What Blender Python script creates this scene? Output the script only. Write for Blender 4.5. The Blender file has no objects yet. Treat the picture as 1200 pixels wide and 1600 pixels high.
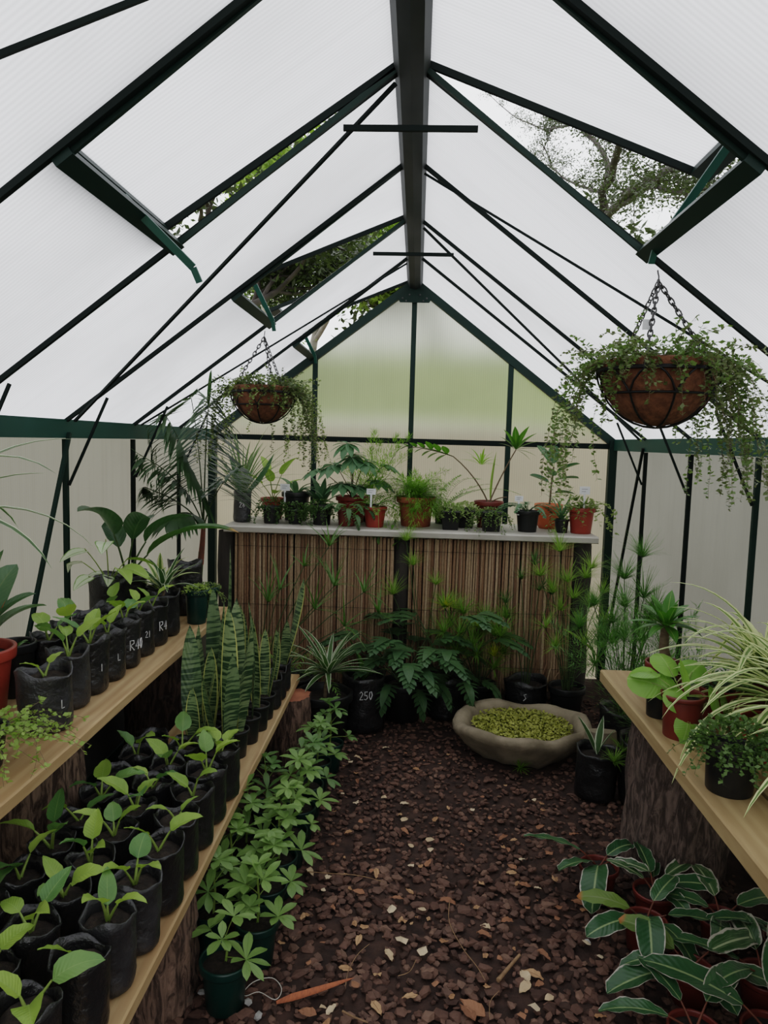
import bpy, math, random
from mathutils import Vector, Matrix
V = Vector
PI = math.pi
R = random.Random(7)
C = bpy.context.scene.collection
Zup = V((0, 0, 1))

# ------------------------------------------------------------------ camera
F, PITCH, YAW, ROLL, CX, CZ = 1141.6, .0961, .0432, .027, .0428, 1.40
def lin(X, Y, Z):
    c, s = math.cos(PITCH), math.sin(PITCH); Y, Z = c*Y + s*Z, -s*Y + c*Z
    c, s = math.cos(YAW), math.sin(YAW); X, Y = c*X - s*Y, s*X + c*Y
    return V((X, Y, Z))
def ray(x, y):
    u, v = x - 600, y - 800
    c, s = math.cos(ROLL), math.sin(ROLL); u, v = c*u + s*v, -s*u + c*v
    return lin(u/F, 1, -v/F)
def at(x, y, X=None, Y=None, Z=None):
    d = ray(x, y)
    t = Y/d[1] if Y is not None else (X - CX)/d[0] if X is not None else (Z - CZ)/d[2]
    return V((CX, 0, CZ)) + d*t
cam = bpy.data.cameras.new('camera'); camo = bpy.data.objects.new('camera', cam); C.objects.link(camo)
def cax(u, v):            # camera axes in the world, roll included
    c, s = math.cos(ROLL), math.sin(ROLL); u, v = c*u + s*v, -s*u + c*v
    return lin(u, 0, -v)
ax_r, ax_u, ax_f = cax(1, 0), cax(0, -1), lin(0, 1, 0)
M = Matrix((ax_r, ax_u, -ax_f)).transposed().to_4x4(); M.translation = V((CX, 0, CZ))
camo.matrix_world = M
cam.sensor_fit = 'HORIZONTAL'; cam.sensor_width = 36; cam.lens = F/1200*36; cam.clip_start = .02
bpy.context.scene.camera = camo

# ------------------------------------------------------------------ mesh builder
class MB:
    def __init__(s): s.v = []; s.f = []; s.uv = []
    def quadgrid(s, rows, uvs=None, closed=False):
        b = len(s.v); n = len(rows[0]); m = len(rows)
        for r in rows: s.v += [tuple(p) for p in r]
        for i in range(m-1):
            for j in range(n if closed else n-1):
                k = (j+1) % n
                s.f.append((b+i*n+j, b+i*n+k, b+(i+1)*n+k, b+(i+1)*n+j))
                if uvs: s.uv += [uvs[i][j], uvs[i][k], uvs[i+1][k], uvs[i+1][j]]
                else: s.uv += [(j/n, i/m), ((j+1)/n, i/m), ((j+1)/n, (i+1)/m), (j/n, (i+1)/m)]
        return b
    def poly(s, pts):
        b = len(s.v); s.v += [tuple(p) for p in pts]; s.f.append(tuple(range(b, b+len(pts))))
        k = len(pts)
        s.uv += [(0, 0), (1, 0), (1, 1), (0, 1)][:k] if k <= 4 else [(.5, .5)]*k
    def box(s, x0, x1, y0, y1, z0, z1, bev=0):
        s.bar(V((x0, (y0+y1)/2, (z0+z1)/2)), V((x1, (y0+y1)/2, (z0+z1)/2)), abs(y1-y0), abs(z1-z0))
    def bar(s, p, q, w, h, up=Zup):
        d = (q-p).normalized(); a = d.cross(up)
        if a.length < 1e-4: a = d.cross(V((0, 1, 0)))
        a.normalize(); u = a.cross(d)
        c = []
        for e in (p, q):
            for i, j in ((-1, -1), (1, -1), (1, 1), (-1, 1)): c.append(e + a*w/2*i + u*h/2*j)
        b = len(s.v); s.v += [tuple(x) for x in c]
        for f in ((0, 3, 2, 1), (4, 5, 6, 7), (0, 1, 5, 4), (1, 2, 6, 5), (2, 3, 7, 6), (3, 0, 4, 7)):
            s.f.append(tuple(b+i for i in f)); s.uv += [(0, 0), (1, 0), (1, 1), (0, 1)]
    def tube(s, pts, r0, r1=None, n=5, closed=False, rf=None):
        r1 = r0 if r1 is None else r1
        rows = []; m = len(pts); prev = None
        for i, p in enumerate(pts):
            a = pts[(i+1) % m if closed else min(i+1, m-1)]; b = pts[(i-1) % m if closed else max(i-1, 0)]
            d = (a-b); d = d.normalized() if d.length > 1e-9 else Zup
            if prev is None:
                x = d.cross(Zup)
                if x.length < 1e-3: x = d.cross(V((1, 0, 0)))
            else:
                x = prev - d*prev.dot(d)
                if x.length < 1e-4: x = d.cross(V((1, 0, 0)))
            x.normalize(); prev = x; y = d.cross(x)
            t = i/max(m-1, 1); r = rf(t) if rf else r0 + (r1-r0)*t
            rows.append([p + (x*math.cos(k*2*PI/n) + y*math.sin(k*2*PI/n))*r for k in range(n)])
        if closed: rows.append(rows[0])
        s.quadgrid(rows, closed=True)
        if not closed and n > 2:
            s.poly(rows[0][::-1]); s.poly(rows[-1])
    def lathe(s, prof, n=24, c=V((0, 0, 0)), wob=None):
        rows = []
        for i, (r, z) in enumerate(prof):
            rows.append([c + V((math.cos(k*2*PI/n), math.sin(k*2*PI/n), 0))*(r*(wob(k*2*PI/n, i, z) if wob else 1)) + V((0, 0, z)) for k in range(n)])
        s.quadgrid(rows, closed=True)
        return rows
    def build(s, name, mat, parent=None, smooth=True, loc=None):
        me = bpy.data.meshes.new(name); me.from_pydata(s.v, [], s.f)
        uv = me.uv_layers.new(name='UVMap')
        flat = [c for u in s.uv for c in u]
        if len(flat) == 2*len(me.loops): uv.data.foreach_set('uv', flat)
        if smooth: me.polygons.foreach_set('use_smooth', [True]*len(me.polygons))
        me.materials.append(mat); me.update()
        o = bpy.data.objects.new(name, me); C.objects.link(o)
        if parent is not None: o.parent = parent
        if loc is not None: o.location = loc
        return o

def tag(o, label, cat, group=None, kind=None):
    o['label'] = label; o['category'] = cat
    if group: o['group'] = group
    if kind: o['kind'] = kind
    return o
def thing(name, label, cat, loc, rz=0, group=None):
    o = bpy.data.objects.new(name, None); C.objects.link(o); o.empty_display_size = .05
    o.location = loc; o.rotation_euler = (0, 0, rz)
    return tag(o, label, cat, group)
def struct(name, mb, mat, parent=None, smooth=False):
    o = mb.build(name, mat, parent, smooth)
    if parent is None: o['kind'] = 'structure'
    return o

# ------------------------------------------------------------------ materials
def newmat(name):
    m = bpy.data.materials.new(name); m.use_nodes = True
    nt = m.node_tree; nt.nodes.clear()
    out = nt.nodes.new('ShaderNodeOutputMaterial')
    return m, nt, out
def N(nt, t, **kw):
    n = nt.nodes.new(t)
    for k, v in kw.items():
        if k in n.inputs.keys(): n.inputs[k].default_value = v
        else: setattr(n, k, v)
    return n
def L4(c): return (c[0], c[1], c[2], 1)
def srgb(r, g, b):
    f = lambda c: (c/255/12.92) if c/255 <= .04045 else ((c/255+.055)/1.055)**2.4
    return (f(r), f(g), f(b))
def mixc(nt, fac, a, b, mode='MIX'):
    n = nt.nodes.new('ShaderNodeMix'); n.data_type = 'RGBA'; n.blend_type = mode
    for i, x in ((0, fac), (6, a), (7, b)):
        if hasattr(x, 'is_linked') or isinstance(x, bpy.types.NodeSocket): nt.links.new(x, n.inputs[i])
        else: n.inputs[i].default_value = x if i == 0 else L4(x)
    return n.outputs[2]
def math_(nt, op, a, b=None, c=None):
    n = nt.nodes.new('ShaderNodeMath'); n.operation = op
    for i, x in enumerate((a, b, c)):
        if x is None: continue
        if isinstance(x, bpy.types.NodeSocket): nt.links.new(x, n.inputs[i])
        else: n.inputs[i].default_value = x
    return n.outputs[0]
def sstep(nt, x, e0, e1):
    n = nt.nodes.new('ShaderNodeMapRange'); n.interpolation_type = 'SMOOTHSTEP'
    nt.links.new(x, n.inputs[0]); n.inputs[1].default_value = e0; n.inputs[2].default_value = e1
    return n.outputs[0]
def noise(nt, scale, detail=3, vec=None, rough=.55, dist=0):
    n = N(nt, 'ShaderNodeTexNoise', Scale=scale, Detail=detail, Roughness=rough, Distortion=dist)
    if vec is not None: nt.links.new(vec, n.inputs['Vector'])
    return n.outputs[0]
def objco(nt, scale=None):
    tc = nt.nodes.new('ShaderNodeTexCoord'); o = tc.outputs['Object']
    if scale:
        mp = nt.nodes.new('ShaderNodeMapping'); nt.links.new(o, mp.inputs[0]); mp.inputs['Scale'].default_value = scale
        o = mp.outputs[0]
    return o
def solid(name, c1, c2=None, rough=.5, scale=20, metal=0, bump=0, bscale=None, stretch=None, spec=.5, detail=4):
    m, nt, out = newmat(name)
    p = N(nt, 'ShaderNodeBsdfPrincipled', Roughness=rough, Metallic=metal)
    p.inputs['Specular IOR Level'].default_value = spec
    co = objco(nt, stretch)
    f = sstep(nt, noise(nt, scale, detail, co), .3, .7)
    nt.links.new(mixc(nt, f, c1, c2 or c1), p.inputs['Base Color'])
    if bump:
        b = N(nt, 'ShaderNodeBump', Strength=bump, Distance=.016 if 'bag' in name else .004)
        nt.links.new(noise(nt, bscale or scale*2, 5, co), b.inputs['Height']); nt.links.new(b.outputs[0], p.inputs['Normal'])
    nt.links.new(p.outputs[0], out.inputs[0])
    return m
def leafmat(name, a, b, mid=None, midw=.06, edge=None, edge0=.7, edgen=.25, band=None, trans=.28, rough=.42, tip=None, streak=None):
    m, nt, out = newmat(name)
    uv = nt.nodes.new('ShaderNodeUVMap'); sp = nt.nodes.new('ShaderNodeSeparateXYZ'); nt.links.new(uv.outputs[0], sp.inputs[0])
    du = math_(nt, 'MULTIPLY', math_(nt, 'ABSOLUTE', math_(nt, 'SUBTRACT', sp.outputs[0], .5)), 2)
    oi = nt.nodes.new('ShaderNodeObjectInfo')
    nz = noise(nt, 14, 3, objco(nt))
    f = math_(nt, 'ADD', math_(nt, 'MULTIPLY', nz, .9), math_(nt, 'MULTIPLY', oi.outputs['Random'], .5))
    col = mixc(nt, sstep(nt, f, .35, 1.0), a, b)
    if band:      # cross bands along the leaf
        mp = nt.nodes.new('ShaderNodeMapping'); nt.links.new(uv.outputs[0], mp.inputs[0]); mp.inputs['Scale'].default_value = (.30, 26, 1)
        w = noise(nt, 1.5, 2, mp.outputs[0], dist=.25)
        col = mixc(nt, sstep(nt, w, .46, .56), col, band)
    if streak:    # lengthwise irregular streaks
        mp = nt.nodes.new('ShaderNodeMapping'); nt.links.new(uv.outputs[0], mp.inputs[0]); mp.inputs['Scale'].default_value = (9, 1.2, 1)
        w = noise(nt, 1.5, 2, mp.outputs[0])
        col = mixc(nt, sstep(nt, w, .52, .62), col, streak)
    if edge:
        mp = nt.nodes.new('ShaderNodeMapping'); nt.links.new(uv.outputs[0], mp.inputs[0]); mp.inputs['Scale'].default_value = (2, 5, 1)
        w = noise(nt, 1.4, 2, mp.outputs[0])
        e = math_(nt, 'ADD', du, math_(nt, 'MULTIPLY', math_(nt, 'SUBTRACT', w, .5), edgen*2))
        col = mixc(nt, sstep(nt, e, edge0-.04, edge0+.06), col, edge)
    if mid: col = mixc(nt, sstep(nt, du, midw*1.8, midw*.5), col, mid)
    if tip: col = mixc(nt, sstep(nt, sp.outputs[1], .86, .96), col, tip)
    p = N(nt, 'ShaderNodeBsdfPrincipled', Roughness=rough); p.inputs['Specular IOR Level'].default_value = .4
    t = nt.nodes.new('ShaderNodeBsdfTranslucent'); mx = N(nt, 'ShaderNodeMixShader'); mx.inputs[0].default_value = trans
    nt.links.new(col, p.inputs['Base Color'])
    hs = N(nt, 'ShaderNodeHueSaturation', Saturation=1.1, Value=1.6); nt.links.new(col, hs.inputs['Color']); nt.links.new(hs.outputs[0], t.inputs[0])
    bm = N(nt, 'ShaderNodeBump', Strength=.12, Distance=.003)
    wv = math_(nt, 'SINE', math_(nt, 'ADD', math_(nt, 'MULTIPLY', sp.outputs[1], 70), math_(nt, 'MULTIPLY', du, -14)))
    nt.links.new(wv, bm.inputs['Height']); nt.links.new(bm.outputs[0], p.inputs['Normal'])
    nt.links.new(p.outputs[0], mx.inputs[1]); nt.links.new(t.outputs[0], mx.inputs[2]); nt.links.new(mx.outputs[0], out.inputs[0])
    return m
def panelmat(name, col, stain, refr=.25, trans=.85, axis=1, rough=.34):
    m, nt, out = newmat(name)
    tc = nt.nodes.new('ShaderNodeTexCoord'); sp = nt.nodes.new('ShaderNodeSeparateXYZ'); nt.links.new(tc.outputs['Object'], sp.inputs[0])
    rib = math_(nt, 'SINE', math_(nt, 'MULTIPLY', sp.outputs[axis], 2*PI/.013))
    big = noise(nt, 1.3, 4, objco(nt, (1, 1, 1)))
    fine = noise(nt, 30, 3, objco(nt, (.05 if axis == 1 else 1, 1 if axis == 1 else .05, .05)))
    c = mixc(nt, sstep(nt, big, .42, .75), col, stain)
    c = mixc(nt, math_(nt, 'MULTIPLY', sstep(nt, fine, .45, .75), .35), c, stain)
    c = mixc(nt, math_(nt, 'MULTIPLY', math_(nt, 'ADD', rib, 1), .11), c, (.3, .3, .3))
    t = nt.nodes.new('ShaderNodeBsdfTranslucent'); nt.links.new(c, t.inputs[0])
    d = N(nt, 'ShaderNodeBsdfPrincipled', Roughness=.35); nt.links.new(c, d.inputs['Base Color'])
    a = N(nt, 'ShaderNodeMixShader'); a.inputs[0].default_value = trans
    nt.links.new(d.outputs[0], a.inputs[1]); nt.links.new(t.outputs[0], a.inputs[2])
    last = a.outputs[0]
    if refr:
        g = N(nt, 'ShaderNodeBsdfRefraction', Roughness=rough, IOR=1.35); nt.links.new(c, g.inputs[0])
        b = N(nt, 'ShaderNodeMixShader'); b.inputs[0].default_value = refr
        nt.links.new(last, b.inputs[1]); nt.links.new(g.outputs[0], b.inputs[2]); last = b.outputs[0]
    nt.links.new(last, out.inputs[0])
    return m
def woodmat(name, a, b, c, rough=.7):
    m, nt, out = newmat(name)
    co = objco(nt, (9, .8, 9)); n1 = noise(nt, 3.2, 5, co, dist=.9); n2 = noise(nt, 1.4, 3, objco(nt, (2, 1, 2)))
    w = N(nt, 'ShaderNodeTexWave', Scale=2.6, Distortion=5, Detail=3); w.bands_direction = 'X'
    nt.links.new(objco(nt, (3.5, .35, 3.5)), w.inputs['Vector'])
    col = mixc(nt, sstep(nt, n1, .3, .7), a, b); col = mixc(nt, math_(nt, 'MULTIPLY', w.outputs['Fac'], .45), col, c)
    col = mixc(nt, math_(nt, 'MULTIPLY', sstep(nt, n2, .5, .75), .5), col, c)
    p = N(nt, 'ShaderNodeBsdfPrincipled', Roughness=rough); nt.links.new(col, p.inputs['Base Color'])
    bm = N(nt, 'ShaderNodeBump', Strength=.3, Distance=.003); nt.links.new(n1, bm.inputs['Height']); nt.links.new(bm.outputs[0], p.inputs['Normal'])
    nt.links.new(p.outputs[0], out.inputs[0]); return m
def barkmat(name, a, b, c):
    m, nt, out = newmat(name)
    co = objco(nt, (1, 1, .22)); n1 = noise(nt, 52, 7, co, dist=1.0, rough=.62); n2 = noise(nt, 9, 4, objco(nt))
    col = mixc(nt, sstep(nt, n1, .40, .62), a, b); col = mixc(nt, sstep(nt, n2, .64, .72), col, c)
    p = N(nt, 'ShaderNodeBsdfPrincipled', Roughness=.9); nt.links.new(col, p.inputs['Base Color'])
    bm = N(nt, 'ShaderNodeBump', Strength=.9, Distance=.02); nt.links.new(n1, bm.inputs['Height']); nt.links.new(bm.outputs[0], p.inputs['Normal'])
    nt.links.new(p.outputs[0], out.inputs[0]); return m
def chipmat(name, cols, rough=.85):
    m, nt, out = newmat(name)
    g = nt.nodes.new('ShaderNodeNewGeometry')
    r = nt.nodes.new('ShaderNodeValToRGB'); r.color_ramp.interpolation = 'LINEAR'
    el = r.color_ramp.elements
    while len(el) < len(cols): el.new(.5)
    for i, c in enumerate(cols): el[i].position = i/(len(cols)-1); el[i].color = L4(c)
    nt.links.new(g.outputs['Random Per Island'], r.inputs[0])
    col = mixc(nt, math_(nt, 'MULTIPLY', noise(nt, 90, 3, objco(nt)), .6), r.outputs[0], (.02, .012, .009))
    p = N(nt, 'ShaderNodeBsdfPrincipled', Roughness=rough); nt.links.new(col, p.inputs['Base Color'])
    nt.links.new(p.outputs[0], out.inputs[0]); return m

G_frame = solid('green_frame_paint', (.004, .018, .013), (.005, .022, .017), rough=.5, scale=6, spec=.25)
G_eave = solid('green_eave_paint', (.008, .048, .036), (.011, .056, .043), rough=.5, scale=4, spec=.3)
G_dark = solid('dark_green_bar', (.004, .009, .008), (.006, .012, .010), rough=.6, scale=6, spec=.15)
G_ridge = solid('grey_green_ridge', (.026, .030, .028), (.010, .016, .014), rough=.6, scale=3, spec=.25)
G_handle = solid('vent_stay_green', (.012, .07, .055), (.016, .085, .065), rough=.4, scale=6)
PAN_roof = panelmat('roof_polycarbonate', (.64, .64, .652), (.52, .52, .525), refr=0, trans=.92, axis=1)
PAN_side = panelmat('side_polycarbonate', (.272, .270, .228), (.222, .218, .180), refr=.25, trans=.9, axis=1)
PAN_back = panelmat('gable_polycarbonate', (.54, .545, .47), (.47, .475, .40), refr=.72, trans=.9, axis=0, rough=.30)
BAG = solid('black_bag_film', (.008, .008, .009), (.016, .016, .017), rough=.34, scale=9, bump=.9, bscale=17, spec=.7)
BAG2 = solid('dusty_black_bag_film', (.016, .016, .018), (.04, .04, .043), rough=.42, scale=12, bump=.9, bscale=17, spec=.7)
POT_black = solid('black_pot_plastic', (.008, .009, .009), (.013, .014, .014), rough=.4, scale=9)
POT_green = solid('dark_green_pot_plastic', (.004, .030, .024), (.006, .038, .03), rough=.35, scale=8)
POT_red = solid('red_pot_plastic', srgb(136, 54, 42), srgb(152, 62, 48), rough=.42, scale=7)
POT_brown = solid('red_brown_pot_plastic', srgb(98, 42, 34), srgb(114, 48, 38), rough=.45, scale=7)
POT_terra = solid('terracotta', srgb(132, 72, 50), srgb(150, 84, 60), rough=.8, scale=12)
POT_orange = solid('orange_pot', srgb(196, 98, 58), srgb(206, 112, 68), rough=.5, scale=12)
SOIL = solid('potting_soil', (.010, .007, .005), (.035, .024, .017), rough=.95, scale=70, bump=1, bscale=90)
WOOD = woodmat('pine_plank', srgb(190, 166, 126), srgb(170, 142, 102), srgb(142, 108, 72))
WOOD2 = woodmat('weathered_plank', srgb(170, 148, 108), srgb(152, 128, 90), srgb(128, 102, 66))
BARK_n = barkmat('near_bark', (.06, .036, .025), (.26, .18, .13), (.30, .27, .24))
BARK_d = barkmat('dark_bark', (.03, .018, .014), (.12, .075, .06), (.22, .21, .19))
BARK_m = barkmat('brown_bark', (.06, .036, .026), (.24, .155, .115), (.15, .11, .085))
BARK_g = barkmat('grey_brown_bark', (.06, .042, .034), (.19, .138, .115), (.14, .105, .085))
ENDG = solid('sawn_end_grain', srgb(150, 96, 70), srgb(120, 72, 52), rough=.85, scale=16)
BENCH = solid('pale_bench_top', srgb(186, 182, 174), srgb(168, 163, 154), rough=.55, scale=5)
POST = solid('dark_timber_post', (.030, .026, .023), (.05, .042, .036), rough=.85, scale=8, stretch=(4, 4, .6), bump=.4)
STONE = solid('rough_stone', srgb(150, 138, 118), srgb(112, 102, 84), rough=.92, scale=9, bump=1, bscale=28, detail=8)
COIR = solid('coir_liner', srgb(120, 80, 56), srgb(88, 56, 38), rough=.95, scale=60, bump=1, bscale=110)
METAL = solid('dark_wire', (.012, .012, .013), (.02, .02, .02), rough=.45, scale=20, metal=.6)
CHAIN = solid('chain_metal', (.06, .06, .06), (.10, .10, .10), rough=.45, scale=20, metal=.8)
WHITE = solid('white_plastic_label', (.75, .76, .78), (.68, .69, .71), rough=.5, scale=10)
INK = solid('grey_pencil', (.12, .12, .14), rough=.8)
PAINT = solid('white_paint_marker', (.55, .55, .55), (.7, .7, .7), rough=.6, scale=40)
STEM = solid('green_stem', (.16, .24, .045), (.22, .28, .07), rough=.5, scale=12)
STEM_d = solid('dark_green_stem', (.035, .07, .018), (.055, .09, .03), rough=.55, scale=12)
STEM_r = solid('red_brown_stem', (.16, .045, .022), (.10, .035, .02), rough=.6, scale=20)
STEM_w = solid('woody_stem', (.11, .075, .045), (.16, .12, .075), rough=.85, scale=30, stretch=(1, 1, 4))
MULCH = chipmat('bark_mulch_chips', [(.045, .023, .016), (.09, .045, .032), (.135, .070, .050), (.18, .098, .07), (.115, .066, .05), (.25, .148, .105)])
REED = chipmat('dry_reed', [srgb(136, 100, 76), srgb(174, 142, 112), srgb(206, 182, 152), srgb(152, 116, 88), srgb(190, 164, 132), srgb(124, 90, 68)], .7)

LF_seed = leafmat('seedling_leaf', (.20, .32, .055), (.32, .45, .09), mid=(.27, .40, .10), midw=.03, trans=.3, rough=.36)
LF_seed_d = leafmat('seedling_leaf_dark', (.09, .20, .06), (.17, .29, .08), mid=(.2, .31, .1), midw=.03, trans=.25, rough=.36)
LF_dark = leafmat('broad_dark_leaf', (.022, .055, .022), (.045, .095, .035), mid=(.07, .12, .05), midw=.03, rough=.33)
LF_drybrown = leafmat('broad_leaf_brown_tip', (.04, .10, .025), (.06, .13, .035), mid=(.1, .16, .06), midw=.02, tip=(.40, .24, .09), rough=.35)
LF_grass = leafmat('olive_grass_leaf', (.09, .15, .055), (.15, .22, .09), trans=.3)
LF_strel = leafmat('grey_green_broad_leaf', (.065, .135, .07), (.11, .19, .09), mid=(.14, .20, .09), midw=.03, rough=.34)
LF_schef = leafmat('schefflera_leaf', (.11, .20, .07), (.22, .34, .10), mid=(.15, .27, .07), midw=.04, rough=.3)
LF_snake = leafmat('snake_plant_leaf', (.15, .22, .10), (.22, .29, .14), edge=(.52, .52, .17), edge0=.86, edgen=.04, band=(.03, .065, .03), trans=.08, rough=.38)
LF_snakeplain = leafmat('snake_plant_green_leaf', (.13, .19, .09), (.20, .26, .13), band=(.028, .06, .028), trans=.08, rough=.38)
LF_spider = leafmat('spider_plant_leaf', (.12, .22, .05), (.18, .28, .07), edge=(.66, .70, .38), edge0=.40, edgen=.08, rough=.4)
LF_spiderw = leafmat('white_striped_strap_leaf', (.045, .10, .03), (.07, .14, .04), edge=(.56, .60, .45), edge0=.70, edgen=.05, rough=.4)
LF_cala = leafmat('variegated_floor_leaf', (.032, .09, .036), (.055, .13, .052), mid=(.26, .34, .16), midw=.06, edge=(.52, .48, .42), edge0=.92, edgen=.12, streak=(.04, .10, .045), trans=.12, rough=.3)
LF_calaw = leafmat('pale_variegated_floor_leaf', (.03, .08, .03), (.06, .12, .045), mid=(.36, .42, .25), midw=.08, edge=(.46, .44, .37), edge0=.80, edgen=.30, streak=(.12, .19, .09), trans=.15, rough=.34)
LF_cala_back = leafmat('wilting_variegated_leaf', (.11, .18, .04), (.16, .24, .05), tip=(.42, .17, .05), mid=(.2, .26, .1), rough=.4)
LF_cal = leafmat('caladium_leaf', (.48, .55, .38), (.66, .70, .55), edge=(.16, .28, .07), edge0=.82, edgen=.2, mid=(.2, .35, .1), rough=.4)
LF_light = leafmat('light_green_leaf', (.20, .33, .06), (.30, .44, .10), mid=(.35, .46, .16), midw=.05, rough=.4)
LF_fern = leafmat('fern_leaf', (.08, .19, .04), (.16, .30, .06), trans=.35)
LF_fernb = leafmat('bright_fern_leaf', (.12, .26, .03), (.20, .36, .05), trans=.4)
LF_grey = leafmat('grey_green_lobed_leaf', (.075, .16, .08), (.12, .23, .11), mid=(.13, .2, .1), midw=.05)
LF_phil = leafmat('philodendron_leaf', (.06, .17, .025), (.11, .25, .035), mid=(.2, .3, .08), midw=.05, rough=.3)
LF_phild = leafmat('dark_lobed_leaf', (.05, .11, .05), (.085, .16, .065), mid=(.08, .14, .05), midw=.05, rough=.35)
LF_papy = leafmat('papyrus_leaf', (.14, .27, .045), (.23, .36, .07), trans=.35)
LF_papyd = leafmat('papyrus_leaf_dark', (.05, .12, .03), (.09, .18, .04), trans=.3)
LF_palm = leafmat('palm_leaflet', (.035, .075, .028), (.07, .12, .045), rough=.4)
LF_pilea = leafmat('round_pancake_leaf', (.17, .34, .05), (.24, .42, .08), mid=(.3, .46, .13), midw=.04, rough=.32)
LF_ficus = leafmat('rubber_plant_leaf', (.03, .09, .035), (.055, .13, .05), mid=(.2, .24, .1), midw=.05, rough=.22)
LF_tiny = leafmat('tiny_leaf', (.055, .115, .03), (.11, .18, .05))
LF_tinyl = leafmat('pale_tiny_leaf', (.26, .36, .12), (.44, .50, .24))
LF_vine = leafmat('vine_leaf', (.12, .19, .055), (.22, .28, .10), trans=.35)
LF_vined = leafmat('dull_vine_leaf', (.075, .11, .04), (.13, .16, .065), trans=.3)
LF_creep = leafmat('creeper_round_leaf', (.20, .32, .06), (.32, .42, .12), trans=.35)
LF_weed = leafmat('duckweed', (.24, .27, .05), (.38, .38, .09), trans=.2)
LF_yellow = leafmat('yellow_green_leaf', (.38, .42, .03), (.48, .50, .05), trans=.35)
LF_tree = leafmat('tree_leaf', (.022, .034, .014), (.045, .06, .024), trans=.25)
LF_bright = leafmat('bright_shrub_leaf', (.12, .20, .035), (.20, .29, .06), trans=.4)
LF_dry = leafmat('dry_leaf', srgb(150, 112, 80), srgb(182, 148, 112), mid=srgb(128, 92, 66), trans=.05, rough=.8)
LF_dryp = leafmat('pale_dry_leaf', srgb(186, 162, 130), srgb(206, 188, 160), trans=.05, rough=.8)
LF_dryr = leafmat('rust_dry_leaf', srgb(126, 88, 66), srgb(150, 108, 82), trans=.05, rough=.8)
TRUNK = solid('tree_trunk', (.026, .021, .017), (.05, .041, .033), rough=.9, scale=5, bump=.6)
TRUNK_pale = solid('pale_tree_trunk', (.22, .20, .17), (.32, .30, .26), rough=.9, scale=5)

# ------------------------------------------------------------------ plant primitives
PROF = {
 'lance': lambda t: max(0, math.sin(PI*min(1, max(0, t))**.85))**.85,
 'ovate': lambda t: max(0, math.sin(PI*min(1, t)**.62))**.8,
 'ellip': lambda t: math.sqrt(max(0, 1-(2*t-1)**2))**.9,
 'strap': lambda t: min(1, .45+t*3)*max(0, 1-t**2.6)**.8,
 'snake': lambda t: min(1, .55+t*1.2)*max(0, 1-t**5)**.9,
 'heart': lambda t: (max(0, 1-t)**.75)*min(1, (t+.02)**.35*1.35),
 'obov':  lambda t: max(0, math.sin(PI*min(1, t)**1.35))**.75,
 'needle': lambda t: 1-.8*t,
 'broad': lambda t: min(1, (t*5+.06)**.6)*max(0, 1-t**3)**.7,
}
def frame(d):
    d = d.normalized(); s = d.cross(Zup)
    if s.length < .02: s = V((1, 0, 0))
    s.normalize(); return d, s, s.cross(d)
def dirv(az, el): return V((math.cos(az)*math.cos(el), math.sin(az)*math.cos(el), math.sin(el)))
def blade(mb, p, d, L, W, droop=.6, prof='lance', fold=.22, roll=0, nl=7, nw=2, wave=0, twist=0, side=None):
    d, s, n = frame(d)
    if side is not None:
        s = (side - d*side.dot(d)).normalized(); n = s.cross(d)
    f = PROF[prof]; rows = []; uvs = []; c = V(p)
    for i in range(nl+1):
        t = i/nl; a = droop*t
        dd = d*math.cos(a) - n*math.sin(a); nn = n*math.cos(a) + d*math.sin(a)
        rr = roll + twist*t
        ss = s*math.cos(rr) + nn*math.sin(rr); n2 = nn*math.cos(rr) - s*math.sin(rr)
        w = W/2*max(f(t), .015)
        row = []; uvr = []
        for j in range(nw+1):
            u = -1 + 2*j/nw
            row.append(c + ss*(w*u*math.cos(fold)) + n2*(w*abs(u)*math.sin(fold) + (wave*math.sin(t*19+u*2)*abs(u) if wave else 0)))
            uvr.append(((u+1)/2, t))
        rows.append(row); uvs.append(uvr)
        c = c + dd*(L/nl)
    mb.quadgrid(rows, uvs)
    return c
def arc(p, d, L, droop=.3, n=6):
    d, s, m = frame(d); pts = [V(p)]
    for i in range(n):
        a = droop*(i+.5)/n; pts.append(pts[-1] + (d*math.cos(a) - m*math.sin(a))*(L/n))
    a = droop; return pts, d*math.cos(a) - m*math.sin(a)
def pinnate(mb, smb, p, d, L, n, lobeL, lobeW, droop, ang=.9, prof='lance', sr=.002, r=R, start=.12, hang=0, ldroop=.4, shape=None, nl=3, nw=2, sv=None, grav=0):
    pts, _ = arc(p, d, L, droop, 8)
    if smb is not None: smb.tube(pts, sr, sr*.35, 4)
    for i in range(n):
        t = start + (1-start)*(i+.5)/n; k = min(int(t*8), 7); q = pts[k].lerp(pts[k+1], t*8-k)
        dd = (pts[k+1]-pts[k]).normalized(); _, s, m = frame(dd)
        if sv is not None: s = (V(sv)-dd*dd.dot(V(sv))).normalized(); m = s.cross(dd)
        ll = lobeL*(shape(t) if shape else math.sin(PI*(.12+.83*t))**.7)
        for g in (-1, 1):
            a = ang*(1-.45*t) + r.uniform(-.1, .1)
            ld = dd*math.cos(a) + s*g*math.sin(a) + m*(-hang + r.uniform(-.06, .10)) - Zup*grav
            blade(mb, q, ld, ll*r.uniform(.88, 1.1), lobeW, ldroop, prof, .1, 0, nl, nw)
    blade(mb, pts[-2], pts[-1]-pts[-2], lobeL*.7, lobeW, .2, prof, .1, 0, nl, nw)
    return pts
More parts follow.
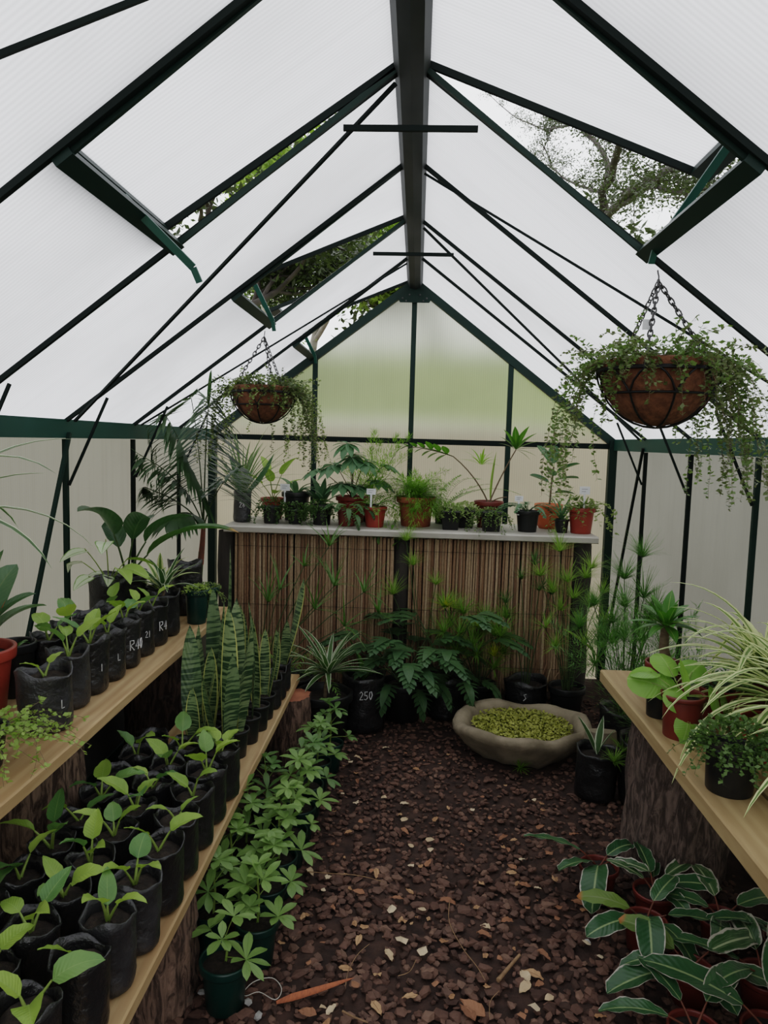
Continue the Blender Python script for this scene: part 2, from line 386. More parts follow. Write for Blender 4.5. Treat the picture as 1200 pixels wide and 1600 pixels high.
def palmate(mb, p, d, n, L, W, spread=2*PI, tilt=.9, droop=.5, prof='obov', r=R, fold=.2):
    d, s, m = frame(d)
    for i in range(n):
        a = (i - (n-1)/2)*spread/n if spread < 6 else i*2*PI/n + r.uniform(-.15, .15)
        rad = m*math.cos(a) + s*math.sin(a)
        k = L*r.uniform(.85, 1.1)*(1 if spread > 6 else 1-.25*abs(a)/(spread/2+.01))
        ld = d*math.cos(tilt) + rad*math.sin(tilt)
        sd = d.cross(rad)
        blade(mb, p, ld, k, W*k/L, droop if ld.z > -.2 else droop*.4, prof, fold, 0, 5, 2)
def palmfan(mb, p, d, up, n, L, W, spread, prof='lance', droop=.35, r=R):
    """flat hand-shaped leaf whose fingers lie in the plane of d and its side"""
    d = d.normalized(); s = d.cross(up).normalized()
    for i in range(n):
        a = (i-(n-1)/2)/(n-1)*spread
        k = L*(1-.38*(abs(a)/(spread/2))**1.5)*r.uniform(.95, 1.05)
        blade(mb, p, d*math.cos(a) + s*math.sin(a), k, W, droop, prof, .12, 0, 6, 2)
def quadleaf(mb, p, d, L, W, r=R, roll=None):
    d, s, n = frame(d); a = r.uniform(-1, 1) if roll is None else roll
    s = s*math.cos(a) + n*math.sin(a)
    b = len(mb.v); mb.v += [tuple(p), tuple(p+d*L*.5+s*W*.5), tuple(p+d*L), tuple(p+d*L*.5-s*W*.5)]
    mb.f.append((b, b+1, b+2, b+3)); mb.uv += [(.5, 0), (1, .5), (.5, 1), (0, .5)]
def roundleaf(mb, p, d, Rr, n=12, cup=.15, off=0, nrm=None):
    """round leaf: p the stalk joint, d points across the disc"""
    d, s, m = frame(d)
    if nrm is not None:
        m = nrm.normalized(); s = d.cross(m).normalized(); d = m.cross(s)
    c = p + d*Rr*off; b = len(mb.v)
    mb.v.append(tuple(c)); uv = [(.5, .5)]
    for ring in (.55, 1):
        for k in range(n):
            a = k*2*PI/n; w = 1 + .04*math.sin(3*a+p[0]*50)
            mb.v.append(tuple(c + (d*math.cos(a) + s*math.sin(a))*Rr*ring*w + m*Rr*cup*ring*ring)); uv.append((.5+.5*ring*math.sin(a), .5+.5*ring*math.cos(a)))
    for k in range(n):
        k2 = (k+1) % n
        f = (0, 1+k, 1+k2); mb.f.append(tuple(b+i for i in f)); mb.uv += [uv[i] for i in f]
        f = (1+k, 1+n+k, 1+n+k2, 1+k2); mb.f.append(tuple(b+i for i in f)); mb.uv += [uv[i] for i in f]
def dome(mb, c, rad, n, L, W, r=R, smb=None, up=.3):
    for i in range(n):
        u = V((r.gauss(0, 1), r.gauss(0, 1), r.gauss(.35, .8)))
        if u.length < .05: continue
        u.normalize(); k = r.uniform(.45, 1)**.5
        q = V(c) + V((u.x*rad[0], u.y*rad[1], u.z*rad[2]))*k
        dd = V((u.x+r.uniform(-.7, .7), u.y+r.uniform(-.7, .7), u.z*.4+r.uniform(-.4, .6)))
        quadleaf(mb, q, dd, L*r.uniform(.7, 1.3), W*r.uniform(.7, 1.3), r)
def trail(mb, smb, p, d, L, n, leafL, leafW, r=R, droop=2.2, sr=.0008, curl=.15, both=True):
    d = d.normalized(); q = V(p); pts = [q]; m = 10
    for i in range(m):
        d = (d + V((r.uniform(-curl, curl), r.uniform(-curl, curl), -droop/m*(1 if i < m*.7 else .6)))).normalized()
        q = q + d*(L/m); pts.append(q)
    smb.tube(pts, sr, sr*.6, 3)
    for i in range(n):
        t = (i+r.random())/n*m; k = min(int(t), m-1); x = pts[k].lerp(pts[k+1], t-k)
        quadleaf(mb, x, V((r.uniform(-1, 1), r.uniform(-1, 1), r.uniform(-.6, .6))), leafL*r.uniform(.6, 1.3), leafW*r.uniform(.6, 1.3), r)
    return pts
def umbel(mb, p, d, n, L, W, r=R, spread=1.25):
    d, s, m = frame(d)
    for i in range(n):
        a = r.uniform(0, 2*PI); t = spread*math.sqrt(r.random())
        ld = d*math.cos(t) + (s*math.cos(a)+m*math.sin(a))*math.sin(t)
        blade(mb, p, ld, L*r.uniform(.7, 1.1), W, r.uniform(.2, .7), 'needle', 0, 0, 3, 1)

# ------------------------------------------------------------------ containers
def wobf(seed, amp, sq=0):
    q = random.Random(seed); ph = [q.uniform(0, 6.28) for _ in range(5)]
    def w(a, i, z):
        return 1 + amp*(math.sin(2*a+ph[0]+z*12)*.5 + math.sin(3*a+ph[1]-z*25)*.45 + math.sin(7*a+ph[2]+z*40)*.25 + math.sin(11*a+ph[3]+z*9)*.15) + sq*math.cos(4*a+ph[4])
    return w
def soil_disc(parent, r, z, seed=0):
    mb = MB(); q = random.Random(seed+5)
    rows = mb.lathe([(r, z-.004), (r*.96, z), (r*.7, z+.004), (r*.35, z+.006), (.002, z+.006)], 14, wob=lambda a, i, zz: 1)
    mb.v = [(x, y, zz + q.uniform(-.004, .004)) for x, y, zz in mb.v]
    return mb.build('soil', SOIL, parent)
def grow_bag(parent, r, h, seed, mat=None):
    mb = MB(); w = wobf(seed, .05, .03); q = random.Random(seed)
    pr = [(.001, .001), (r*.80, 0), (r*.96, .008), (r*1.0, h*.15), (r*.98, h*.35), (r*1.01, h*.55), (r*.99, h*.75), (r*1.0, h*.9), (r*1.05, h), (r*.99, h+.001), (r*.93, h*.93), (r*.91, h*.80)]
    b = len(mb.v); mb.lathe(pr, 26, wob=w)
    n = 26
    for i in (8, 9):
        for k in range(n):
            x, y, z = mb.v[i*n+k]; mb.v[i*n+k] = (x, y, z + .009*math.sin(k*2*PI/n*2+seed) + .005*math.sin(k*2*PI/n*5+seed*2))
    mb.build('grow_bag', mat or BAG, parent); soil_disc(parent, r*.93, h*.84, seed)
    return h*.85
def round_pot(parent, rt, rb, h, mat, seed=0, rim=.18, lip=1.06, name='pot'):
    mb = MB(); k = rt - (rt-rb)*rim
    mb.lathe([(.001, 0), (rb*.96, 0), (rb, .003), (k*.97, h*(1-rim)), (k*.97, h*(1-rim)+.001), (rt*lip*.99, h*(1-rim)+.002), (rt*lip, h*(1-rim)+.006), (rt*lip*1.01, h-.004), (rt*lip, h), (rt*.97, h), (rt*.95, h-.004), (rt*.9, h*.78)], 32)
    mb.build(name, mat, parent); soil_disc(parent, rt*.94, h*.86, seed)
    return h*.88
def square_pot(parent, a, h, mat, seed=0):
    mb = MB()
    def ring(s, z):
        pts = []; c = s*.82
        for sx, sy in ((1, 1), (-1, 1), (-1, -1), (1, -1)):
            for k in range(4):
                an = math.atan2(sy, sx) - PI/4 + k*PI/6; pts.append(V((sx*c + (s-c)*math.cos(an), sy*c + (s-c)*math.sin(an), z)))
        return pts
    mb.quadgrid([ring(x, z) for x, z in ((.001, 0), (a*.78, 0), (a*.8, .002), (a*.97, h*.86), (a*1.03, h*.865), (a*1.04, h), (a*.97, h), (a*.93, h*.8))], closed=True)
    mb.build('pot', mat, parent)
    soil_disc(parent, a*.94, h*.86, seed); return h*.88
GLY = {'R': [[(0, 0), (0, 1), (.45, .98), (.5, .7), (.05, .5), (.5, 0)]], '4': [[(.4, 0), (.4, 1), (0, .35), (.6, .35)]], '0': [[(.3, 0), (.05, .4), (.15, .95), (.4, 1), (.55, .55), (.3, 0)]],
       '2': [[(.02, .8), (.25, 1), (.48, .75), (.02, 0), (.55, .03)]], '5': [[(.5, 1), (.1, 1), (.05, .55), (.4, .55), (.5, .25), (.25, 0), (0, .1)]], '1': [[(.2, 1), (.2, 0)]],
       '8': [[(.3, .5), (.05, .75), (.3, 1), (.5, .75), (.05, .25), (.3, 0), (.5, .25), (.3, .5)]], 'L': [[(.05, 1), (.05, 0), (.5, .05)]], '6': [[(.45, 1), (.05, .4), (.25, 0), (.5, .25), (.1, .45)]], 'S': [[(.5, .95), (.1, .85), (.45, .4), (.05, .05)]]}
def mark(parent, text, r, z, size, loc, rz=0, off=0):
    az = math.atan2(-loc[1], CX-loc[0]) - rz + off
    mb = MB(); x = -.7*len(text)/2; rm_ = r*1.035 + .0015
    for ch in text:
        for st in GLY[ch]:
            pts = []
            for (u, v) in st:
                a = az + (x+u)*size/r; pts.append(V((math.cos(a)*rm_, math.sin(a)*rm_, z + (v-.5)*size*1.3)))
            mb.tube(pts, size*.075, None, 4)
        x += .7
    mb.build('painted_mark', PAINT, parent)
def plant_label(parent, x, y, z, w=.05, h=.035, face=None):
    mb = MB(); mb.box(x-.005, x+.005, y-.001, y+.001, z-.03, z+.05); mb.box(x-w/2, x+w/2, y-.0015, y+.0015, z+.045, z+.045+h)
    o = mb.build('plant_label', WHITE, parent, False); o['label'] = 'white plastic plant label'
    k = MB()
    for i in range(2): k.box(x-w*.3, x+w*(.1+.15*i), y-.0022, y-.0016, z+.045+h*(.35+.3*i), z+.045+h*(.40+.3*i))
    k.build('pencil_line', INK, o, False)

# ------------------------------------------------------------------ plants in pots (parts added under a thing)
def seedling(parent, z, leaves, r=R, mats=(LF_seed,), stem=.05):
    """leaves: list of (azimuth, elevation, stalk length, blade length, width, droop)"""
    sm = MB()
    for i, (az, el, lp, L, W, dr) in enumerate(leaves):
        pts, d = arc(V((0, 0, z)), dirv(az, el), lp, .15, 4)
        sm.tube(pts, .0042, .0022, 5)
        lb = MB(); e = V((d.x, d.y, d.z*.55)).normalized()
        blade(lb, pts[-1], e, L, W, dr, 'ovate', r.uniform(.15, .5), r.uniform(-.35, .35), 9, 4, wave=W*.03)
        lb.build('leaf', mats[i % len(mats)], parent)
    sm.build('stem', STEM, parent)
def rosette(parent, z, n, L, W, mat, r=R, el=(.5, 1.3), droop=(.8, 1.8), prof='strap', name='foliage', fold=.3, base=(0, 0), nl=9, taper=True):
    mb = MB()
    for i in range(n):
        az = i*2.39996 + r.uniform(-.3, .3); t = i/n
        e = el[1] + (el[0]-el[1])*t + r.uniform(-.1, .1)
        blade(mb, V((base[0], base[1], z)) + dirv(az, 0)*.006, dirv(az, e), L*r.uniform(.7, 1.1), W*r.uniform(.8, 1.15), r.uniform(*droop), prof, fold, 0, nl, 2)
    return mb.build(name, mat, parent)
def stemmed(parent, z, h, rad, mat, lean=(0, 0), r=R, name='stem'):
    mb = MB(); top = V((lean[0], lean[1], z+h))
    pts = [V((0, 0, z-.01)).lerp(top, t) + V((r.uniform(-1, 1), r.uniform(-1, 1), 0))*rad*.4 for t in (0, .25, .5, .75, 1)]
    mb.tube(pts, rad, rad*.8, 7); mb.build(name, mat, parent); return pts[-1]
def snake(parent, z, leaves, r=R):
    """(azimuth, lean, length, width, plain)"""
    for (az, lean, L, W, plain) in leaves:
        mb = MB(); sd = dirv(az+PI/2, 0)
        blade(mb, V((0, 0, z-.01)) + dirv(az, 0)*.012, dirv(az, PI/2-lean), L*1.04, W*1.22, r.uniform(-.1, .15), 'snake', .28, 0, 14, 4, twist=r.uniform(-.5, .5), side=sd)
        mb.build('leaf', LF_snakeplain if plain else LF_snake, parent)
def schefflera(parent, z, n, h, spread, r=R, lm=LF_schef):
    lb, sb = MB(), MB()
    sb.tube([V((0, 0, z-.01)), V((.004, .003, z+h*.35)), V((0, 0, z+h*.7))], .004, .003, 5)
    for i in range(n):
        t = i/max(n-1, 1); az = i*2.4 + r.uniform(-.3, .3); el = .25 + 1.0*t
        b = V((0, 0, z+h*(.15+.5*t)))
        pts, d = arc(b, dirv(az, el), spread*r.uniform(.7, 1.05)*(1-.35*t), .25, 4)
        sb.tube(pts, .0018, .0013, 4)
        ax = V((d.x*r.uniform(.3, .9), d.y*r.uniform(.3, .9), .8)).normalized()
        palmate(lb, pts[-1], ax, r.choice((5, 6, 7, 7)), (.060*r.uniform(.65, 1.2)), .025, 2*PI, r.uniform(1.05, 1.35), r.uniform(.2, .7), 'obov', r)
    sb.build('stem', STEM, parent); lb.build('foliage', lm, parent)
def fern(parent, z, n, L, lobe, mat, r=R, el=(.5, 1.35), droop=(.9, 1.8), w=.006, dens=16):
    lb, sb = MB(), MB()
    for i in range(n):
        az = i*2.39996 + r.uniform(-.4, .4)
        pinnate(lb, sb, V((0, 0, z)), dirv(az, r.uniform(*el)), L*r.uniform(.6, 1.1), dens, lobe, w, r.uniform(*droop), 1.15, 'lance', .0012, r, .15, 0, .3, None, 2, 1)
    sb.build('stem', STEM_d, parent); lb.build('foliage', mat, parent)
def asparagus(parent, z, n, L, mat, r=R, el=(.4, 1.4), droop=(.7, 1.6), needles=150, nl=.016, plume=.045):
    """plumes of fine needles along arching stems"""
    lb, sb = MB(), MB()
    for i in range(n):
        az = i*2.39996 + r.uniform(-.4, .4)
        pts, _ = arc(V((0, 0, z)), dirv(az, r.uniform(*el)), L*r.uniform(.6, 1.1), r.uniform(*droop), 8)
        sb.tube(pts, .0014, .0006, 3)
        for k in range(needles):
            t = r.uniform(.18, 1)*8; j = min(int(t), 7); q = pts[j].lerp(pts[j+1], t-j)
            dd = (pts[j+1]-pts[j]).normalized(); o = V((r.gauss(0, 1), r.gauss(0, 1), r.gauss(0, .5)))
            q = q + o*plume*.32*math.sin(PI*min(.97, t/8))
            blade(lb, q, dd*.8 + o*.7, nl*r.uniform(.7, 1.4), .0034, .2, 'needle', 0, 0, 1, 1)
    sb.build('stem', STEM_d, parent); lb.build('foliage', mat, parent)
def papyrus(parent, z, stems, mat, r=R, L=.12, n=64, w=.0046):
    """stems: (dx, dy, height)"""
    lb, sb = MB(), MB()
    for dx, dy, h in stems:
        top = V((dx, dy, z+h)); b = V((dx*.12, dy*.12, z-.01))
        pts = [b.lerp(top, t) + V((dx, dy, 0))*(t*t-t)*.5 for t in (0, .25, .5, .75, 1)]
        sb.tube(pts, .0030, .0020, 4)
        umbel(lb, pts[-1], (pts[-1]-pts[-2]) + Zup*.1, int(n*r.uniform(.8, 1.15)), L*r.uniform(.75, 1.2), w, r)
    sb.build('stem', STEM_d, parent); lb.build('foliage', mat, parent)
def lobed(parent, z, leaves, mat, r=R, sm=STEM):
    """pinnately lobed leaves: (az, el, stalk, blade length, lobe length, droop)"""
    lb, sb = MB(), MB()
    for az, el, lp, L, ll, dr in leaves:
        pts, d = arc(V((0, 0, z)), dirv(az, el), lp, .35, 5); sb.tube(pts, .0035, .002, 5)
        e = V((d.x, d.y, d.z*.3)).normalized()
        pinnate(lb, sb, pts[-1], e, L, 7, ll, ll*.34, dr, 1.15, 'lance', .0018, r, .02, 0, .25, lambda t: (1-.75*t)**.7, 3, 2)
        blade(lb, pts[-1], e, L*1.02, ll*.55, dr, 'lance', .1, 0, 8, 2)
    sb.build('stem', sm, parent); lb.build('foliage', mat, parent)
def calathea(parent, z, leaves, r=R):
    """(az, el, stalk, length, width, droop, mat index)"""
    sb = MB()
    for az, el, lp, L, W, dr, mi in leaves:
        pts, d = arc(V((0, 0, z)), dirv(az, el), lp, .2, 4); sb.tube(pts, .0036, .0022, 5)
        lb = MB(); e = V((d.x, d.y, d.z*.45)).normalized()
        blade(lb, pts[-1], e, L, W, dr, 'ellip', r.uniform(.1, .3), r.uniform(-.35, .35), 12, 6, wave=.003)
        lb.build('leaf', (LF_cala, LF_calaw, LF_cala_back)[mi], parent)
    sb.build('stem', STEM_r, parent)

# ================================================================== the greenhouse
W, D, MOD, EV, AP = 1.22, 4.41, .62, 1.44, 2.362
def YK(k): return D - (6-k)*MOD
def roofz(x): return AP - (AP-EV)*abs(x)/W
K0 = -2; YF = YK(K0)
BW = 1.205
TN = [0]
def bar_trim(p, q, w, h, mat, up=Zup, **kw):
    TN[0] += 1
    mb = MB(); mb.bar(V(p), V(q), w, h, up); return struct('trim_%d' % TN[0], mb, mat)
VENTS = {-1: (1, 3, 5), 1: (1,)}
VX = .60
# floor and the ground outside
fl = MB(); n = 34; q = random.Random(3)
fl.quadgrid([[V((-1.22 + 2.44*i/n, YF + (D-YF)*j/60, q.uniform(-.012, .002))) for i in range(n+1)] for j in range(61)])
FLOOR = solid('dark_mulch_ground', (.022, .012, .009), (.055, .030, .022), rough=.95, scale=22, bump=1, bscale=60, detail=8)
struct('floor', fl, FLOOR, smooth=True)
GROUND = solid('bare_brown_ground', srgb(150, 136, 112), srgb(128, 116, 94), rough=.95, scale=.7)
gm = MB(); 
for (x0, x1, y0, y1) in ((-30, -1.24, -20, 40), (1.24, 30, -20, 40), (-1.24, 1.24, D+.02, 40), (-1.24, 1.24, -20, YF-.02)):
    gm.poly([V((x0, y0, -.02)), V((x1, y0, -.02)), V((x1, y1, -.02)), V((x0, y1, -.02))])
struct('ground', gm, GROUND)
LAWN = solid('lawn_bank', (.27, .33, .10), (.20, .28, .07), rough=.95, scale=.6)
EARTH = solid('earth_bank', srgb(170, 156, 136), srgb(146, 134, 116), rough=.95, scale=.5)
em = MB(); em.poly([V((-20, 8.6, -.02)), V((20, 8.6, -.02)), V((20, 9.2, 1.58)), V((-20, 9.2, 1.58))]); struct('earth_bank', em, EARTH)
lm = MB(); lm.quadgrid([[V((-20 + 4*i, 9.2 + 1.6*j, 1.58 + .30*j + .05*math.sin(i*1.7+j))) for i in range(11)] for j in range(6)]); struct('lawn', lm, LAWN, smooth=True)

bb = MB(); bb.box(-1.215, -1.200, YF, D-.05, .0, .46); o = struct('shade_sheet_left', bb, solid('dark_grey_shade_sheet', (.045, .045, .042), (.065, .064, .06), rough=.6, scale=3))  # added sheet, coloured dark to dim the wall foot beneath the shelf
# polycarbonate shell
sd = {}
for s, nm in ((-1, 'left'), (1, 'right')):
    mb = MB()
    for k in range(K0, 6):
        y0, y1 = YK(k), YK(k+1)
        mb.poly([V((s*W, y0, 0)), V((s*W, y1, 0)), V((s*W, y1, EV)), V((s*W, y0, EV))])
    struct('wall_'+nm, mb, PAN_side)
mb = MB()
for s in (-1, 1):
    for k in range(K0, 6):
        xr = VX if k in VENTS[s] else 0
        y0, y1 = YK(k), YK(k+1)
        mb.poly([V((s*W, y0, roofz(W))), V((s*W, y1, roofz(W))), V((s*xr, y1, roofz(xr))), V((s*xr, y0, roofz(xr)))])
struct('ceiling', mb, PAN_roof)
mb = MB(); xs = (-W, -.58, 0, .58, W)
for i in range(4):
    a, b = xs[i], xs[i+1]
    mb.poly([V((a, D, 0)), V((b, D, 0)), V((b, D, roofz(b))), V((a, D, roofz(a)))])
struct('wall_back', mb, PAN_back)
mb = MB()
for a, b in ((-W, -.6), (.6, W)):
    mb.poly([V((a, YF, 0)), V((b, YF, 0)), V((b, YF, roofz(b))), V((a, YF, roofz(a)))])
mb.poly([V((-.6, YF, 1.9)), V((.6, YF, 1.9)), V((.6, YF, roofz(.6))), V((0, YF, AP)), V((-.6, YF, roofz(.6)))])
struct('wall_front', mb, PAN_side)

# frame: ridge, eaves, rafters, posts
rm = MB()
for s in (-1, 1):
    rm.quadgrid([[V((0, YF, AP-.075)), V((s*.030, YF, AP-.062)), V((s*.046, YF, AP-.030)), V((s*.046, YF, AP-.005))],
                 [V((0, D, AP-.075)), V((s*.030, D, AP-.062)), V((s*.046, D, AP-.030)), V((s*.046, D, AP-.005))]])
struct('trim_ridge', rm, G_ridge, smooth=False)
for s in (-1, 1):
    bar_trim((s*(W-.012), YF, EV-.025), (s*(W-.012), D, EV-.025), .024, .066, G_eave)
    bar_trim((s*(W-.012), YF, .03), (s*(W-.012), D, .03), .03, .08, G_frame)
for k in range(K0, 7):
    for s in (-1, 1):
        y = YK(k); end = k in (K0, 6)
        wd, hh = (.040, .045) if end else (.014, .013)
        nrm = V((s*(AP-EV), 0, W)).normalized()
        off = -nrm*(hh/2+.002)
        yy = y + (.0 if not end else (-.012 if k == 6 else .012))
        bar_trim(V((s*.03, yy, roofz(.03))) + off, V((s*(W-.005), yy, roofz(W-.005))) + off, wd, hh, G_frame if end else G_dark, nrm)
        if not end:
            bar_trim((s*(W-.014), y, 0), (s*(W-.014), y, EV-.06),   .017, .016, G_dark if k > 3 else G_frame)
            bar_trim((s*(W-.168), y, roofz(W-.168)-.04), (s*(W-.026), y, EV-.225), .007, .009, G_dark)   # knee brace
        else:
            bar_trim((s*(W-.025), y - (.02 if k == 6 else -.02), 0), (s*(W-.025), y - (.02 if k == 6 else -.02), EV), .045, .045, G_frame)
for x in (-.58, 0, .58): bar_trim((x, D-.014, 0), (x, D-.014, roofz(x)-.03), .030, .024, G_frame)
bar_trim((-W, D-.016, CZ+.006), (W, D-.016, CZ+.006), .022, .032, G_dark)
pl = MB()
pl.poly([V((0, D-.042, AP-.055)), V((-.10, D-.042, AP-.125)), V((-.085, D-.042, AP-.15)), V((.085, D-.042, AP-.15)), V((.10, D-.042, AP-.125))])
struct('trim_apex_plate', pl, G_frame)
bm_ = MB()
for x, z in ((-.07, -.125), (-.03, -.105), (.03, -.105), (.07, -.125), (-.05, -.14), (.05, -.14)):
    bm_.lathe([(.001, 0), (.005, .001), (.005, .004), (.001, .005)], 8)
    for i in range(len(bm_.v)-32, len(bm_.v)):
        a = bm_.v[i]; bm_.v[i] = (a[0]+x, D-.043-a[2], AP+z+a[1])
struct('trim_bolts', bm_, CHAIN)
for k in (2, 4): bar_trim((-.17, YK(k), roofz(.17)-.045), (.17, YK(k), roofz(.17)-.045), .010, .014, G_dark)
def rp(x, k, dz=-.035): return V((x, YK(k), roofz(x)+dz))
for p, q_ in ((rp(-.04, 2), rp(-1.17, 3)), (rp(.04, 3), rp(1.17, 2)), (rp(-.04, 5), rp(-1.17, 4)), (rp(.04, 4), rp(1.17, 5)), (rp(-.04, 1), rp(-1.17, 0))):
    bar_trim(p, q_, .010, .008, G_dark)
for p, q_, m_ in (((-W+.03, YK(3), EV-.04), (-W+.03, YK(2), .05), G_frame), ((W-.03, YK(5), EV-.04), (W-.03, YK(6)-.04, .05), G_dark), ((W-.03, YK(2), EV-.04), (W-.03, YK(3), .05), G_dark)):
    bar_trim(p, q_, .014, .012, m_, V((1, 0, 0)))
# roof vents: hinged at the ridge
VN = [0]
def vent(s, k, open_deg, stay):
    VN[0] += 1
    y0, y1 = YK(k)+.012, YK(k+1)-.012
    root = bpy.data.objects.new('window_%d' % VN[0], None); C.objects.link(root); root['kind'] = 'structure'
    root.location = (s*.03, 0, AP-.012)
    a = math.atan2(AP-EV, W) - math.radians(open_deg); Ls = math.hypot(VX, roofz(0)-roofz(VX)) + .015
    d = V((s*math.cos(a), 0, -math.sin(a))); nn = V((s*math.sin(a), 0, math.cos(a)))
    g = MB(); g.poly([V((0, y0, 0)), V((0, y1, 0)), d*Ls+V((0, y1, 0)), d*Ls+V((0, y0, 0))]); struct('pane', g, PAN_roof, root)
    f = MB()
    for yy in (y0, y1): f.bar(V((0, yy, 0))-nn*.008, d*Ls+V((0, yy, 0))-nn*.008, .010, .018, nn)
    struct('sash_frame', f, G_dark, root)
    f = MB(); f.bar(d*(Ls-.022)+V((0, y0, 0))-nn*.008, d*(Ls-.022)+V((0, y1, 0))-nn*.008, .050, .022, nn); struct('sash_rail', f, G_frame, root)
    # sill across the bay, and side rails on the rafters
    o = V((s*.03, 0, AP-.012)); f = MB()
    sl = V((s*VX, 0, roofz(VX)-.022)) - o; rn = V((s*(AP-EV), 0, W)).normalized()
    f.bar(sl+V((0, YK(k), 0)), sl+V((0, YK(k+1), 0)), .038, .024, rn); struct('sill', f, G_frame, root)
    f = MB()
    for yy in (YK(k)+.012, YK(k+1)-.012):
        f.bar(V((0, yy, -.02)), sl+V((0, yy, 0)), .010, .014, rn)
    struct('vent_rail', f, G_frame, root)
    h = MB(); p, q2 = V(stay[0])-o, V(stay[1])-o
    h.bar(p, q2, .018, .006, V((0, 1, .3))); 
    h.bar(q2, q2+(q2-p).normalized()*.03+V((s*.008, 0, -.012)), .015, .006, V((0, 1, .3)))
    struct('stay', h, G_handle, root)
vent(-1, 1, 2.8, ((-.655, 1.62, 1.955), (-.490, 1.72, 1.79)))
vent(-1, 3, 15, ((-.66, 2.86, 2.10), (-.555, 2.98, 1.87)))
vent(-1, 5, 15, ((-.66, 4.05, 2.10), (-.555, 4.2, 1.87)))
vent(1, 1, 16.5, ((.695, 1.60, 2.075), (.600, 1.84, 1.88)))

# ================================================================== timber: bench, shelves, stumps
t = thing('potting_bench', 'long potting bench with pale top and dark timber posts against the back wall', 'bench', (0, 4.1, 0))
bt = MB(); bt.quadgrid([[V((x, y, z)) for x in (-.98, 1.005)] for y, z in ((.24, 0.895), (-.25, .895), (-.262, .900), (-.265, .925), (-.255, .932), (.24, .932))]); bt.quadgrid([[V((-.98, y, z)) for y in (-.26, .24)] for z in (.895, .932)]); bt.quadgrid([[V((1.005, y, z)) for y in (-.26, .24)] for z in (.895, .932)])
bt.build('bench_top', BENCH, t, False)
for x, w_ in ((-.985, .09), (-.022, .085), (.935, .105)):
    m2 = MB(); rr = random.Random(int(x*100)); m2.lathe([(w_*.5, 0), (w_*.55, .2), (w_*.52, .5), (w_*.55, .7), (w_*.5, .894)], 10, wob=wobf(int(x*50)+99, .10, .06))
    m2.build('post', POST, t, True, (0 + x, -.165, 0))
    m2 = MB(); m2.box(x-.035, x+.035, .16, .23, 0, .894); m2.build('post', POST, t, False)
bp = MB(); bp.box(-.95, .96, .232, .238, .05, .88); bp.build('light_block_board', POST, t, False)  # unseen board added to stop gable light showing between the reeds
rl = MB(); rl.box(-.98, 1.0, -.14, -.10, .80, .87); rl.build('rail', POST, t, False)
def reed_screen(x0, x1, label):
    t = thing('reed_screen', label, 'screen', ((x0+x1)/2, 3.895, 0), 0, None)
    mb = MB(); rr = random.Random(int(x0*1000))
    for layer in (0, 1):
        x = x0 + layer*.006
        while x < x1-.006:
            r_ = rr.uniform(.005, .0085); x += r_
            lean = rr.uniform(-.006, .006); zb = rr.uniform(.04, .10); zt = rr.uniform(.882, .894); y = rr.uniform(-.005, .004) + layer*.015
            pts = [V((x-(x0+x1)/2+lean*k/4+rr.uniform(-.0012, .0012), y, zb+(zt-zb)*k/4)) for k in range(5)]
            mb.tube(pts, r_, r_*.92, 6); x += r_*rr.uniform(.9, 1.05)
    mb.build('reeds', REED, t)
    w2 = MB()
    for z in (.2, .5, .82): w2.bar(V((-(x1-x0)/2, -.014, z)), V(((x1-x0)/2, -.014, z)), .0016, .0016)
    w2.build('binding_wire', METAL, t)
    for z in (.16, .72):
        m3 = MB(); m3.bar(V((-(x1-x0)/2, .036, z)), V(((x1-x0)/2, .036, z)), .02, .03); m3.build('batten', POST, t, False)
reed_screen(-.935, -.058, 'left half of the reed screen hanging under the pale bench top')
reed_screen(.014, .885, 'right half of the reed screen, behind the stone basin')
m3 = MB(); rr = random.Random(8)
tr = thing('broken_reeds', 'short broken reeds leaning loose at the foot of the right reed screen', 'reeds', (.68, 3.84, 0))
for i in range(6): m3.tube([V((i*.022-.05, rr.uniform(-.02, .01), .0)), V((i*.03-.04+rr.uniform(0, .09), .02, rr.uniform(.18, .30)))], .005, .004, 6)
m3.build('reeds', REED, tr)

def plank(name, x0, x1, y0, y1, z1, th, label, group, mat=WOOD):
    mb = MB(); rr = random.Random(int(x0*999)); rows = []
    xm = (x0+x1)/2; w = (x1-x0)/2; b = .004
    sec = [(-w, -th/2+b), (-w+b, -th/2), (w-b, -th/2), (w, -th/2+b), (w, th/2-b), (w-b, th/2), (-w+b, th/2), (-w, th/2-b)]
    for i in range(17):
        y = (y1-y0)*(i/16-.5); dx = .0012*math.sin(i*1.1+rr.random()); dz = .0012*math.sin(i*.7)
        rows.append([V((a+dx, y, c+dz)) for a, c in sec])
    mb.quadgrid(rows, closed=True); mb.poly(rows[0]); mb.poly(rows[-1][::-1])
    o = mb.build(name, mat, None, False, (xm, (y0+y1)/2, z1-th/2)); tag(o, label, 'shelf', group)
USZ, LSZ, RSZ = .67, .33, .635
plank('shelf_plank', -.945, -.752, .55, 3.08, USZ, .032, 'front plank of the upper left shelf, edge towards the path', 'left shelf planks')
plank('shelf_plank', -1.16, -.955, .55, 3.06, USZ, .032, 'rear plank of the upper left shelf, along the left wall', 'left shelf planks')
plank('shelf_plank', -.655, -.462, .55, 3.24, LSZ, .034, 'front plank of the lower left shelf above the row of green pots', 'left shelf planks')
plank('shelf_plank', -.83, -.665, .55, 3.2, LSZ, .034, 'rear plank of the lower left shelf, under the upper shelf', 'left shelf planks')
plank('shelf_plank', .700, .842, .55, 2.50, RSZ, .042, 'path-side plank of the right shelf', 'right shelf planks', WOOD2)
plank('shelf_plank', .853, 1.0, .55, 2.53, RSZ, .042, 'middle plank of the right shelf', 'right shelf planks', WOOD2)
